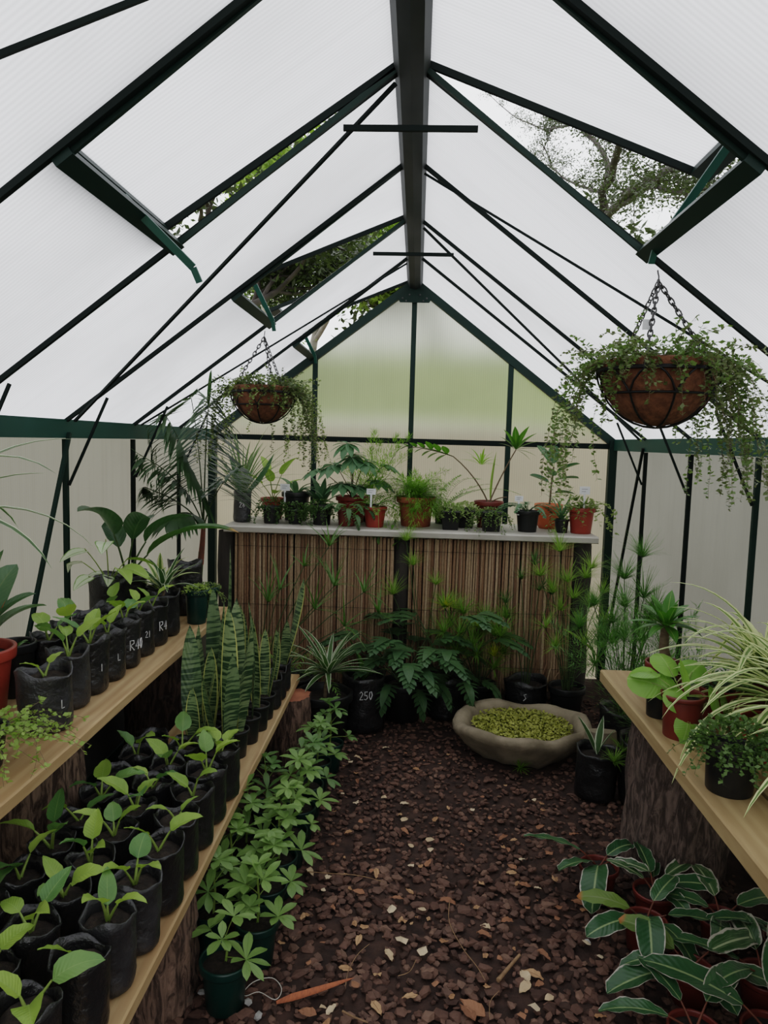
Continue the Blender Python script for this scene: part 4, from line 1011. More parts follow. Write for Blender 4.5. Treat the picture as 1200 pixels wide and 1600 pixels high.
nl = MB(); blade(nl, V((.01, 0, z0)), V((.05, -.02, 1)), .30, .03, .05, 'lance', .9); nl.build('leaf', LF_light, t)['label'] = 'rolled pale new leaf'
rosette(t, z0+.22, 14, .14, .014, LF_fernb, rs, (.2, 1.3), (.5, 1.1), 'lance', 'small_foliage', .2, (-.05, .01))
t = benchpot('potted_grey_fern', 'black pot with grey-green feathery leaves, left of the orange pot', 'potted fern', .655, 4.0)
z0 = round_pot(t, .064, .05, .115, POT_black, 42)
lobed(t, z0, [(a*.9-3, .75+.2*(a % 2), .07, .13, .045, .9) for a in range(8)], LF_grey, rs, STEM_d); plant_label(t, -.055, -.03, .12, .045, .03)
t = benchpot('potted_rubber_plant', 'rounded orange pot with upright glossy rubber plant leaves', 'potted plant', .80, 4.19)
mb = MB(); mb.lathe([(.001, 0), (.05, 0), (.068, .03), (.075, .07), (.078, .12), (.080, .125), (.080, .14), (.074, .14), (.07, .11)], 30); mb.build('pot', POT_orange, t); soil_disc(t, .071, .125, 4)
p = stemmed(t, .12, .23, .006, STEM_w, (.02, 0)); sm = MB()
for az, el, zz, L in ((2.6, 1.0, .345, .145), (-.3, .55, .31, .14), (.2, .25, .27, .14), (-.5, .15, .20, .12), (2.9, .5, .25, .12), (-1.9, .5, .29, .12), (1.5, 1.2, .35, .12)):
    b0 = V((.02*zz/.35, 0, zz)); dd = dirv(az, el); sm.tube([b0, b0+dd*.02], .002, .0018, 4); lb = MB(); blade(lb, b0+dd*.02, dd, L, .066, .35, 'ellip', .2, .3, 9, 4); lb.build('leaf', LF_ficus, t)
sm.build('petiole', STEM, t)
t = benchpot('potted_striped_grass', 'short striped grass-like tuft between the orange pot and the last red pot', 'potted plant', .84, 4.0)
z0 = round_pot(t, .040, .032, .075, POT_black, 43); rosette(t, z0, 22, .20, .012, LF_grey, rs, (.5, 1.4), (.4, 1.3))
t = benchpot('potted_red_vine', 'red pot with sprawling vine and white label at the right end of the bench', 'potted plant', .945, 4.0)
z0 = round_pot(t, .070, .054, .140, POT_red, 44); lb, sb = MB(), MB()
dome(lb, V((0, 0, z0+.02)), (.07, .07, .05), 90, .030, .020, rs)
for i in range(16):
    a = rs.uniform(-3.2, .4); trail(lb, sb, V((0, 0, z0+.02)), dirv(a, rs.uniform(.3, 1.3)), rs.uniform(.15, .32), 18, .024, .016, rs, 2.2)
sb.build('stem', STEM, t); lb.build('foliage', LF_vine, t); plant_label(t, .0, -.05, .17, .055, .042)

# ================================================================== on the ground before the bench
rs = random.Random(88)
GG = 'pots on the ground in front of the bench'
t = thing('potted_dracaena', 'wide black pot with a white-striped rosette on a short leaning stem', 'potted plant', (-.355, 3.30, 0), 0, GG)
z0 = round_pot(t, .125, .10, .235, POT_black, 50); p = stemmed(t, z0, .11, .010, STEM_w, (.015, 0)); rosette(t, p.z, 30, .27, .030, LF_spiderw, rs, (.1, 1.35), (.4, 1.2), 'strap', 'foliage', .3, (p.x, p.y))
t = thing('black_grow_bag', 'tall black bag hand-marked 250, right of the white-striped rosette', 'grow bag', (-.185, 3.46, 0), 0, GG)
z0 = grow_bag(t, .105, .28, 51); mark(t, '250', .107, .20, .030, (-.185, 3.46), 0, .15); rosette(t, z0, 7, .30, .02, LF_papyd, rs, (.6, 1.3), (.5, 1.2))
t = thing('black_grow_bag', 'squat black bag behind the wide dracaena pot', 'grow bag', (-.52, 3.52, 0), 0, GG)
z0 = grow_bag(t, .10, .24, 52); fern(t, z0, 9, .40, .06, LF_fern, rs, (.5, 1.3), (.7, 1.5), .007, 18)
t = thing('potted_split_leaf_plant', 'dark split-leaf plant sprawling left of centre before the reed screen', 'potted plant', (.005, 3.60, 0), 0, GG)
z0 = round_pot(t, .105, .085, .20, POT_black, 53)
lobed(t, z0, [(i*2.4, .70+.09*(i % 8), .22+.03*(i % 5), .19, .10, .9) for i in range(22)] + [(-1.9, .5, .18, .16, .08, 1.5), (-1.2, .4, .2, .15, .08, 1.6), (-.7, .5, .2, .16, .08, 1.4)], LF_phild, rs, STEM_d)
t = thing('potted_split_leaf_plant', 'second split-leaf plant, taller and closer to the stone basin', 'potted plant', (.225, 3.67, 0), 0, GG)
z0 = grow_bag(t, .095, .21, 54)
lobed(t, z0, [(i*2.4+1, .85+.07*(i % 8), .26+.05*(i % 4), .18, .095, .9) for i in range(16)] + [(-1.2, .5, .22, .16, .075, 1.6), (-.5, .4, .2, .15, .07, 1.4), (-1.8, .9, .1, .15, .07, 1.2)], LF_phild, rs, STEM_d)
t = thing('potted_papyrus', 'umbrella sedge with yellow-green star tops, behind the left of the stone basin', 'potted plant', (.405, 3.72, 0), 0, GG)
z0 = round_pot(t, .078, .062, .17, POT_black, 55)
papyrus(t, z0, [(-.10, -.02, .38), (-.02, -.08, .32), (.06, -.06, .28), (-.16, .03, .30), (.02, .02, .34), (.1, -.1, .2), (-.06, -.15, .24), (.12, .0, .36), (-.2, -.06, .42), (.05, -.16, .14), (-.12, -.12, .30), (-.02, .0, .25), (-.14, -.16, .2), (.08, -.14, .3), (-.04, -.2, .22), (-.2, -.1, .3)], LF_papy, rs, .14, 74)
for tx, ty, tz in ((-.02, -.06, .32), (-.19, -.06, .42), (.05, -.14, .20)):
    papt = MB(); umbel(papt, V((tx, ty, z0+tz)), V((tx*.3, -.2, 1)), 60, .085, .0045, rs); papt.build('yellow_top', LF_yellow, t)['label'] = 'yellow star-shaped top'
t = thing('black_grow_bag', 'low crumpled black bag directly behind the stone basin', 'grow bag', (.64, 3.70, 0), 0, GG)
z0 = grow_bag(t, .105, .20, 56); mark(t, 'S', .107, .14, .03, (.64, 3.70))
papyrus(t, z0, [(-.05, .0, .55), (.04, -.03, .5), (-.12, .02, .42), (.02, .03, .62), (.1, -.02, .48)], LF_papyd, rs, .10, 40)
t = thing('potted_papyrus', 'tall dense umbrella sedge in the right corner by the bench post', 'potted plant', (.84, 3.66, 0), 0, GG)
z0 = round_pot(t, .088, .07, .19, POT_black, 57)
papyrus(t, z0, [(-.06, -.06, .42), (.02, -.1, .36), (-.1, -.02, .5), (.08, -.05, .44), (-.02, .02, .55), (-.14, -.1, .34), (.1, .04, .62), (-.06, .05, .70), (.04, -.16, .28), (.14, -.12, .38), (-.1, -.16, .26), (.0, -.05, .48), (.16, .02, .5), (-.16, .0, .58), (.06, -.02, .58)], LF_papy, rs)
t = thing('bagged_corner_papyrus', 'wispy tall sedge with thin stems reaching above the right shelf end', 'potted plant', (1.02, 3.30, 0), 0, GG)
z0 = grow_bag(t, .10, .22, 58)
papyrus(t, z0, [(-.06, -.06, .36), (.02, -.1, .40), (-.1, -.12, .45), (.05, -.05, .55), (-.02, .02, .62), (-.14, -.1, .34), (.06, .04, .72), (-.12, -.2, .38), (.04, -.16, .46), (.08, -.12, .5), (-.16, -.02, .5), (0, -.22, .40), (-.2, -.25, .30), (-.1, -.3, .42), (.08, -.25, .36), (-.24, -.12, .42), (.1, -.02, .42), (-.05, -.12, .52)], LF_fern, rs, .14, 120, .0034)
for bx, bd, bl, ld, LL, WW, dr, pf in ((-.02, (-.35, -.25, 1), .36, (-.8, -.35, .75), .22, .075, .2, 'lance'), (.0, (-.05, -.35, 1), .36, (.0, -.8, .35), .13, .12, .5, 'heart')):
    sb, lb = MB(), MB(); pts, d = arc(V((bx, -.03, z0)), V(bd), bl, .25, 6); sb.tube(pts, .004, .003, 5); sb.build('stalk', STEM, t)
    blade(lb, pts[-1], V(ld), LL, WW, dr, pf, .25, .2, 9, 4); lb.build('leaf', LF_light, t)
t = thing('bagged_striped_lily', 'tall black bag with a few white-edged leaves, right of the stone basin', 'potted plant', (.800, 2.86, 0), 0, GG)
z0 = grow_bag(t, .080, .20, 59)
sb, lb = MB(), MB()
for az, el, L, Wd in ((2.4, 1.1, .17, .034), (1.0, 1.35, .16, .034), (-.4, 1.2, .14, .03)): blade(lb, V((.0, 0, z0)), dirv(az, el), L, Wd, .3, 'lance', .3)
lb.build('leaf', LF_spiderw, t)
papyrus(t, z0, [(.04, -.10, .02), (.09, -.05, .04)], LF_papy, rs, .08, 60)
t = thing('square_stone_shard', 'pale broken slab of stone lying on the right rim side of the basin', 'stone', (.855, 3.09, 0))
mb = MB(); mb.quadgrid([[V((math.cos(a)*r_*(1+.2*math.sin(3*a)), math.sin(a)*r_*.5*(1+.15*math.cos(2*a)), z)) for a in [j*2*PI/10 for j in range(10)]] for r_, z in ((.001, 0), (.07, 0), (.075, .10), (.065, .19), (.001, .195))], closed=True); mb.build('slab', STONE, t, False)
t.location = (.868, 3.07, 0)
t = thing('potted_foxtail_fern', 'soft hazy fern filling the corner past the end of the right shelf', 'potted fern', (.985, 2.83, 0), 0, GG)
z0 = grow_bag(t, .10, .26, 66); asparagus(t, z0, 34, .58, LF_fern, rs, (1.0, 1.5), (.1, .7), 190, .03, .13)
# long lax sedge stems leaning over the bench front
t = thing('potted_lax_sedge', 'sedge with long thin stems crossing the left reed screen', 'potted plant', (-.72, 3.50, 0), 0, GG)
z0 = round_pot(t, .09, .072, .20, POT_black, 60)
papyrus(t, z0, [(.38, -.02, .52), (.30, -.10, .42), (.52, .05, .48), (.22, .05, .60), (.44, -.08, .34), (.12, -.05, .5), (.6, -.04, .40), (.05, .02, .42), (.34, .08, .70)], LF_papyd, rs, .19, 13, .011)
t = thing('bagged_tall_sedge', 'sedge with a few tall bare stems in front of the middle bench post', 'potted plant', (.10, 3.79, 0), 0, GG)
z0 = grow_bag(t, .06, .17, 65)
papyrus(t, z0, [(-.06, -.04, .62), (.06, -.03, .52), (-.10, .0, .74), (.16, -.05, .40), (-.16, -.03, .46)], LF_papy, rs, .12, 80, .004)

# ================================================================== right shelf
GR = 'pots on the right shelf'; rs = random.Random(99)
t = thing('potted_pancake_plant', 'red pot with big round flat green leaves at the far end of the right shelf', 'potted plant', (.772, 1.93, RSZ), 0, GR)
z0 = round_pot(t, .054, .046, .118, POT_brown, 70, .12); sb = MB()
for az, el, lp, rr_, nx in ((2.75, .35, .085, .046, (-.1, -.75, .6)), (2.3, .1, .04, .040, (.1, -.75, .6)), (-2.2, .2, .03, .034, (.1, -.8, .5)), (-1.6, -.25, .05, .034, (.1, -.9, .4)), (-1.5, -.4, .06, .036, (-.1, -.9, .25)), (1.9, .8, .09, .042, (.2, -.5, .8)), (.9, .8, .08, .042, (.1, -.55, .8)), (-.5, .2, .08, .040, (.75, -.5, .35)), (.1, -.05, .12, .036, (.8, -.5, .3)), (2.7, .6, .10, .040, (-.1, .1, 1)), (-.2, -.25, .14, .032, (.7, -.6, .3))):
    pts, d = arc(V((0, 0, z0+.005)), dirv(az, max(el, .25)), lp, .6 if el < 0 else .1, 5)
    if el < 0: pts = [p + V((0, 0, -.10*abs(el)*(i/5)**2*2)) for i, p in enumerate(pts)]
    sb.tube(pts, .0016, .0013, 5); lb = MB(); roundleaf(lb, pts[-1], V((d.x, d.y, 0)), rr_, 14, -.22, .35, V(nx)); lb.build('leaf', LF_pilea, t)
lb = MB(); blade(lb, V((.01, 0, z0)), V((-.2, -.1, 1)), .12, .03, .2, 'lance', .3); lb.build('leaf', LF_pilea, t)
sb.build('stem', STEM, t)
t = thing('black_pot', 'small black pot tucked behind the round-leaved red pot', 'pot', (.760, 2.075, RSZ), 0, GR)
z0 = round_pot(t, .040, .034, .115, POT_black, 71); rosette(t, z0, 5, .09, .012, LF_spider, rs, (.3, 1.0), (.8, 1.6))
t = thing('potted_cane_plant', 'dark green leafy tuft on a thick ringed cane, right shelf far end', 'potted plant', (.818, 2.21, RSZ), 0, GR)
z0 = round_pot(t, .056, .045, .12, POT_brown, 72); p = stemmed(t, z0, .125, .0165, STEM_w, (-.01, 0)); rosette(t, p.z, 24, .115, .034, LF_phil, rs, (-.1, 1.45), (.3, 1.0), 'lance', 'foliage', .3, (p.x, p.y))
t = thing('potted_small_bush', 'black pot with a bushy mound of tiny dark leaves, front of the right shelf', 'potted plant', (.772, 1.625, RSZ), 0, GR)
z0 = round_pot(t, .056, .050, .105, POT_black, 73); lb, sb = MB(), MB(); dome(lb, V((0, 0, z0+.015)), (.085, .075, .062), 900, .012, .010, rs)
for i in range(26):
    a = rs.uniform(-3.3, .2); trail(lb, sb, V((0, 0, z0+.02)) + dirv(a, 0)*.035, dirv(a, .6), rs.uniform(.08, .15), 24, .012, .010, rs, 2.0, .0007, .3)
sb.build('stem', STEM_d, t); lb.build('foliage', LF_tiny, t)
for i, (x, y, lb_, L, n, pm) in enumerate(((1.02, 1.58, 'nearest spider plant, long striped leaves hanging over the right shelf', .34, 50, POT_black), (1.03, 1.83, 'middle spider plant on the right shelf, behind the nearest one', .40, 54, POT_red), (1.06, 2.10, 'far spider plant on the right shelf, against the right wall', .40, 54, POT_brown))):
    t = thing('potted_spider_plant', lb_, 'spider plant', (x, y, RSZ), 0, GR)
    z0 = round_pot(t, .068, .055, .125, pm, 74+i); rosette(t, z0, n+20, L, .026, LF_spider, rs, (.25, 1.45), (1.0, 2.1), 'strap', 'foliage', .25, (0, 0), 12)
    if i == 0:
        sb, lb = MB(), MB()
        for dx, dy, dz in ((-.13, -.03, -.055), (-.10, .03, -.01), (-.06, -.08, -.06)):
            e = V((dx, dy, z0+dz)); sb.tube([V((0, 0, z0+.02)), V((dx*.6, dy*.6, z0+.09)), e], .0012, .001, 4)
            for k in range(14): blade(lb, e, dirv(rs.uniform(-3.1, 3.1), rs.uniform(-.3, 1.0)), rs.uniform(.04, .08), .008, 1.2, 'strap', .2, 0, 5, 2)
        sb.build('runner', STEM, t); lb.build('plantlet', LF_spider, t)
for i, (x, y, lb_) in enumerate(((.905, 2.02, 'red pot with grey feathery leaves between the round-leaved plant and the far spider plant'), (.918, 1.79, 'red pot of bare soil and small weeds under the spider plant leaves'))):
    t = thing('red_pot', lb_, 'potted plant', (x, y, RSZ), 0, GR); z0 = round_pot(t, .050, .042, .11, POT_red, 80+i)
    if i == 0: fern(t, z0, 16, .14, .03, LF_grey, rs, (.4, 1.3), (.5, 1.4), .007, 10)
    else: rosette(t, z0, 6, .06, .012, LF_light, rs)

# ================================================================== floor, right: variegated plants in red pots
GC = 'variegated plants in red pots under the right shelf'; rs = random.Random(123)
CA = [(.655, 2.215, 'variegated plant farthest along the path, large striped leaf hanging left', [(2.9, .95, .10, .17, .062, .5, 0), (-2.6, 1.0, .06, .13, .055, .6, 0), (-1.9, .9, .07, .18, .075, 1.3, 0), (-.6, 1.1, .06, .12, .04, .6, 1), (.6, 1.0, .06, .12, .045, .7, 1)]),
      (.790, 2.10, 'variegated plant with pale pink-edged small leaves in front of the wide log', [(-.2, 1.0, .07, .14, .05, .6, 1), (.6, .9, .08, .13, .04, .5, 1), (-1.2, 1.0, .05, .11, .04, .7, 1), (2.6, 1.1, .06, .11, .04, .5, 1), (1.6, 1.1, .07, .13, .05, .5, 0)]),
      (.720, 1.955, 'variegated plant with one yellowing orange-tipped leaf', [(2.8, .9, .07, .14, .045, .7, 2), (-1.8, 1.1, .09, .17, .066, 1.2, 0), (-.2, .8, .08, .16, .06, .6, 0), (-2.7, .7, .07, .15, .058, .6, 0), (.8, 1.1, .08, .13, .05, .5, 1)]),
      (.940, 1.985, 'variegated plant with silvery leaves nearest the right wall', [(.3, .9, .08, .16, .055, .6, 1), (1.6, 1.0, .08, .14, .05, .6, 1), (-.8, .8, .08, .15, .05, .7, 1), (-2.0, .9, .07, .14, .05, .7, 0), (2.8, 1.0, .06, .12, .045, .6, 1)]),
      (.775, 1.775, 'variegated plant with a broad dark leaf lying flat over its red pot', [(-2.8, .5, .06, .19, .082, .5, 0), (2.4, 1.0, .07, .15, .055, .7, 2), (-1.3, .9, .07, .13, .05, .8, 0), (.4, .8, .09, .17, .062, .5, 1), (-.3, .6, .09, .16, .06, .6, 0)]),
      (.955, 1.765, 'variegated plant with long narrow white-striped leaves by the shelf plank', [(-.4, .8, .09, .18, .055, .6, 1), (.8, 1.2, .10, .17, .06, .5, 0), (2.7, .7, .08, .19, .055, .5, 1), (-1.7, .9, .08, .16, .06, .8, 0), (-2.6, .9, .09, .15, .05, .6, 1)]),
      (.715, 1.575, 'nearest variegated plant on the path side, pale striped low leaves', [(2.9, .6, .08, .15, .058, .7, 1), (-2.0, .8, .08, .17, .062, .9, 0), (-1.0, .7, .07, .16, .06, .8, 1), (.8, .9, .09, .15, .055, .6, 0), (2.0, 1.0, .08, .14, .05, .6, 0)]),
      (.885, 1.585, 'nearest variegated plant on the shelf side, with a large dark upright leaf', [(2.6, .9, .09, .22, .088, .5, 0), (-2.2, .8, .08, .17, .06, .8, 0), (-.3, 1.2, .10, .18, .07, .4, 0), (1.0, 1.2, .11, .18, .07, .5, 0), (-1.2, .7, .08, .16, .06, .8, 1)]),
      (1.08, 1.90, 'variegated plant in the deepest shade under the right shelf', [(1.0, 1.0, .08, .15, .055, .6, 0), (-.8, 1.0, .08, .15, .055, .6, 0), (3.0, .9, .09, .15, .05, .7, 1)])]
for i, (x, y, lb, lv) in enumerate(CA):
    t = thing('potted_variegated_plant', lb, 'potted plant', (x, y, 0), 0, GC)
    z0 = round_pot(t, .058, .046, .090, POT_brown, 160+i)
    ex = [(a+.7, e*.75, l*.8, L*.9, w*.95, d+.2, (m+i) % 2) for a, e, l, L, w, d, m in lv[1:2]]
    calathea(t, z0, [(a, e*.85, l*.8, L*1.05, w*1.15, d, m if m != 1 or j % 2 else 0) for j, (a, e, l, L, w, d, m) in enumerate(lv + ex)], rs)

# ================================================================== hanging baskets
def basket(x, y, zc, r_, hook, label, seed, nveil, side, lm, lm2, ztop):
    """zc = rim height"""
    t = thing('hanging_basket', label, 'hanging basket', (x, y, zc-r_*.98))
    rr = random.Random(seed); h = r_*.98
    mb = MB(); w = wobf(seed, .015)
    prof = [(.001, 0)] + [(r_*math.sin(a), h*(1-math.cos(a))) for a in [PI/2*(i+1)/9 for i in range(9)]]
    mb.lathe([(a*.97, b+.004) for a, b in prof] + [(r_*.99, h+.02), (r_*.93, h+.025), (r_*.90, h-.01)], 36, wob=w); mb.build('coir_liner', COIR, t)
    sd_ = MB(); sd_.lathe([(r_*.93, h-.008), (r_*.5, h+.002), (.001, h+.006)], 18); sd_.build('soil', SOIL, t)
    f = MB(); n = 8
    def pt(a, th, k=1.0): return V((math.cos(a)*r_*math.sin(th)*k, math.sin(a)*r_*math.sin(th)*k, h*(1-math.cos(th))))
    mid = PI/2*.72
    for z_, k in ((h, 1.01), (h-.004, 1.03)): f.tube([V((math.cos(i*2*PI/40)*r_*k, math.sin(i*2*PI/40)*r_*k, z_)) for i in range(40)], .0032, None, 5, True)
    f.tube([pt(i*2*PI/40, mid, 1.03) for i in range(40)], .0032, None, 5, True)
    for i in range(n):
        a = i*2*PI/n
        f.tube([pt(a, mid*(1-k/6)+.02, 1.02) for k in range(7)], .0028, None, 5)
        arcp = []
        for k in range(9):
            s_ = k/8; aa = a + s_*2*PI/n; th = mid + (PI/2-mid)*math.sin(PI*s_)**.8
            arcp.append(pt(aa, th, 1.03))
        f.tube(arcp, .0028, None, 5)
    f.build('wire_frame', METAL, t)
    hk = V(hook) - t.location
    for i in range(3):
        a = seed*.7 + i*2*PI/3; p = V((math.cos(a)*r_, math.sin(a)*r_, h)); c = MB(); m = int((hk-p).length/.017)
        dd = (hk-p).normalized(); s1 = dd.cross(Zup); s1.normalize(); s2 = s1.cross(dd)
        for k in range(m):
            o = p + (hk-p)*(k+.5)/m; sx = s1 if k % 2 else s2; L_ = .0130; wd = .0058
            c.tube([o + dd*(L_*math.cos(u*PI/4)) + sx*(wd*math.sin(u*PI/4)) for u in range(8)], .0021, None, 4, True)
        c.build('chain', CHAIN, t)
    if seed == 3:
        q5 = V((math.cos(2.1+4.2)*r_*.0, 0, 0)); tg_ = MB(); tg_.box(-.062, -.040, -.052, -.050, h+.095, h+.120); tg_.build('tag', WHITE, t, False)
    hkm = MB(); hkm.tube([hk, hk+V((0, 0, .012)), hk+V((0, .008, .022)), hk+V((0, .012, .03))], .002, None, 5); hkm.build('hook', CHAIN, t)
    lb, sb, l2 = MB(), MB(), MB()
    for i in range(nveil):
        k = rr.random()
        a = rr.gauss(side + (PI if rr.random() < .28 else 0), .7) if k < .55 else rr.uniform(0, 2*PI)
        rad = rr.uniform(.75, 1.02) if k < .7 else rr.uniform(.1, .8); b = V((math.cos(a)*r_*rad, math.sin(a)*r_*rad, h+.015))
        front = math.cos(a+PI/2) > .55
        if k < .40: L_, dr, el = rr.uniform(.16, .42)*(.45 if front else 1), rr.uniform(4.5, 7), rr.uniform(.1, .7)
        else: L_, dr, el = rr.uniform(.06, .15), rr.uniform(1, 3), rr.uniform(.3, 1.4)
        trail(l2 if rr.random() < .4 else lb, sb, b, dirv(a+rr.uniform(-.5, .5), el), L_, int(L_*210), .0135, .010, rr, dr, .0007, .24)
    dome(lb, V((0, 0, h+.025)), (r_*.98, r_*.98, .06), 520, .013, .010, rr)
    sb.build('vine_stem', STEM_w, t); lb.build('vine_foliage', lm, t); l2.build('vine_foliage', lm2, t)
    return t
hR = V((.622, 1.90, roofz(.622)-.055)); cR = at(1032, 580, Y=1.92)
basket(cR.x-.005, 1.92, cR.z+.0, .147, (cR.x-.02, 1.915, roofz(cR.x-.02)-.062), 'larger coir hanging basket with trailing green vine on the right', 3, 270, -.1, LF_vine, LF_vined, hR.z)
cL = at(412, 613, Y=3.15)
basket(cL.x, 3.15, cL.z, .136, (cL.x+.0, 3.15, roofz(cL.x)-.062), 'smaller coir hanging basket with wispy vine on the left, hung below the open vent', 5, 190, .0, LF_vined, LF_vine, 0)
tg = at(1015, 487, Y=1.92)

# ================================================================== mulch, litter and loose bits on the path
rr = random.Random(500); mc = MB()
ICO = []
g_ = (1+5**.5)/2
ICOV = [V(p).normalized() for p in ((-1, g_, 0), (1, g_, 0), (-1, -g_, 0), (1, -g_, 0), (0, -1, g_), (0, 1, g_), (0, -1, -g_), (0, 1, -g_), (g_, 0, -1), (g_, 0, 1), (-g_, 0, -1), (-g_, 0, 1))]
ICOF = ((0, 11, 5), (0, 5, 1), (0, 1, 7), (0, 7, 10), (0, 10, 11), (1, 5, 9), (5, 11, 4), (11, 10, 2), (10, 7, 6), (7, 1, 8), (3, 9, 4), (3, 4, 2), (3, 2, 6), (3, 6, 8), (3, 8, 9), (4, 9, 5), (2, 4, 11), (6, 2, 10), (8, 6, 7), (9, 8, 1))
def chip(mb, p, s, r=rr):
    a = r.uniform(0, 6.28); m = Matrix.Rotation(a, 3, 'Z') @ Matrix.Rotation(r.uniform(-.5, .5), 3, 'X')
    sx, sy, sz = s*r.uniform(.7, 1.3), s*r.uniform(.5, .9), s*r.uniform(.3, .6); b = len(mb.v)
    for q in ICOV:
        k = r.uniform(.72, 1.12); w = m @ V((q.x*sx*k, q.y*sy*k, q.z*sz*k)); mb.v.append((p[0]+w.x, p[1]+w.y, p[2]+w.z))
    for f in ICOF: mb.f.append(tuple(b+i for i in f)); mb.uv += [(0, 0), (1, 0), (1, 1)]
for i in range(11500):
    y = 1.05 + 2.95*rr.random()**1.15; x = rr.uniform(-.75, 1.1)
    if i % 5 == 0: x = rr.uniform(-1.15, 1.15)
    s = rr.choice((.007, .009, .011, .013, .016, .020))*(1.15 if y < 2.3 else .9)
    if (x-.555)**2/.066 + (y-3.235)**2/.052 < .7: continue
    chip(mc, (x, y, rr.uniform(-.002, .006)), s)
o = mc.build('bark_mulch', MULCH, None, False); tag(o, 'dark reddish-brown bark mulch covering the greenhouse floor', 'mulch', None, 'stuff')
# dry leaves and pale scraps, each its own object
protos = []
def scrap(seed, L, Wd, mat, shape):
    q = random.Random(seed); mb = MB()
    if shape == 'leaf': blade(mb, V((-L/2, 0, 0)), V((1, 0, .12)), L, Wd, q.uniform(-.2, .9), q.choice(('lance', 'ovate', 'ellip')), q.uniform(.1, .5), 0, 7, 2, .002, q.uniform(-.6, .6))
    else:
        k = 7; pts = [V((math.cos(j*2*PI/k)*L/2*q.uniform(.6, 1.1), math.sin(j*2*PI/k)*Wd/2*q.uniform(.6, 1.1), q.uniform(0, .007))) for j in range(k)]
        mb.v = [(0, 0, .005)] + [tuple(p) for p in pts]
        for j in range(k): mb.f.append((0, 1+j, 1+(j+1) % k)); mb.uv += [(.5, .5), (0, 0), (1, 0)]
    me_o = mb.build('dry_leaf', mat, None, False); return me_o
KINDS = [('leaf', .040, .018, LF_dry, 'brown dry leaf lying on the dark mulch path'), ('leaf', .034, .020, LF_dryp, 'pale curled dry leaf lying on the dark mulch path'), ('scrap', .030, .022, LF_dryp, 'small pale leaf scrap lying on the dark mulch path'), ('scrap', .026, .018, LF_dry, 'small tan leaf scrap lying on the dark mulch path'), ('leaf', .045, .022, LF_dryr, 'rust-coloured dry leaf lying on the dark mulch path'), ('scrap', .022, .016, LF_dryr, 'small rust-brown bark scrap lying on the dark mulch path')]
def litter(x, y, ki, sc=1.0):
    sh, L_, Wd, mt, lb = KINDS[ki]
    if len(protos) < 18 or rr.random() < .0:
        o = scrap(700+len(protos), L_, Wd, mt, sh); o['k'] = ki; protos.append((ki, o))
    else:
        c = [p for k, p in protos if k == ki]
        o = rr.choice(c).copy() if c else scrap(700, L_, Wd, mt, sh); C.objects.link(o)
    if 'k' in o: del o['k']
    o.location = (x, y, .011 + rr.uniform(0, .003)); o.rotation_euler = (rr.uniform(-.2, .2), rr.uniform(-.2, .2), rr.uniform(0, 6.28)); o.scale = (sc,)*3
    tag(o, lb, 'leaf litter', KINDS[ki][4].split(' lying')[0] + 's on the path')
for ki in range(6):
    for j in range(3): litter(rr.uniform(-.2, .6), rr.uniform(1.4, 2.8), ki)
PX = [(560, 1185, 1, 1.2), (548, 1192, 2, 1.1), (603, 1168, 1, 1), (533, 1238, 5, 1.2), (556, 1255, 1, 1.2), (600, 1248, 2, 1.1), (632, 1258, 1, 1.1), (631, 1282, 2, 1.3), (563, 1286, 5, 1.2), (625, 1275, 3, 1), (671, 1315, 2, 1.5), (672, 1330, 2, 1.1), (657, 1355, 3, .9), (588, 1365, 0, 1.1), (485, 1363, 1, 1.1), (514, 1371, 1, 1.1), (612, 1424, 2, 1.4), (660, 1423, 2, 1.1), (628, 1472, 2, 1.7), (608, 1492, 1, 1.2), (660, 1488, 2, 1.6), (693, 1475, 3, 1.4), (630, 1441, 3, 1.2), (757, 1462, 4, 1.3), (745, 1421, 3, 1.1), (752, 1383, 3, 1.1), (848, 1268, 3, 1.1), (852, 1308, 5, 1.4), (858, 1335, 5, 1.4), (847, 1257, 3, 1), (866, 1375, 3, 1.3), (872, 1420, 5, 1.3), (905, 1412, 4, 1.2), (913, 1424, 3, 1.2), (917, 1475, 2, 1.1), (820, 1525, 1, 1.4), (833, 1522, 0, 1.5), (820, 1543, 1, 1.3), (834, 1578, 2, 1.5), (738, 1578, 4, 1.6), (730, 1585, 4, 1.3), (705, 1560, 3, 1), (588, 1575, 0, 1.3), (480, 1585, 4, 1.1), (540, 1515, 0, 1), (570, 1450, 3, 1.2), (472, 1435, 3, 1.1), (465, 1405, 5, 1.2), (480, 1430, 0, 1.1), (440, 1475, 3, 1), (455, 1390, 1, .9), (786, 1325, 3, .9), (700, 1265, 3, .9), (738, 1267, 2, .9), (700, 1180, 3, .9), (610, 1175, 3, .9), (650, 1202, 0, .9), (808, 1380, 0, .8), (840, 1390, 1, .7), (620, 1405, 4, .9), (793, 1440, 4, 1), (700, 1410, 4, 1.2), (780, 1500, 5, 1.1), (850, 1495, 4, 1.1), (858, 1560, 2, 1.2), (815, 1590, 5, 1.3), (545, 1300, 0, .9), (520, 1320, 5, .9), (735, 1300, 5, 1), (765, 1280, 5, .9), (590, 1330, 5, .9), (640, 1395, 0, .9), (520, 1420, 5, 1.1), (560, 1395, 4, .9), (680, 1540, 5, 1.2), (640, 1560, 0, 1.1), (590, 1525, 3, 1.1), (760, 1545, 3, 1), (505, 1475, 5, 1), (555, 1540, 5, 1.2)]
for i in range(75):
    y = 1.15 + 2.6*rr.random()**1.2; x = rr.uniform(-.28, .66)
    if (x-.555)**2/.1 + (y-3.235)**2/.09 > 1: litter(x, y, rr.choice((0, 2, 3, 3, 4, 5, 5)), rr.uniform(.5, 1.0))
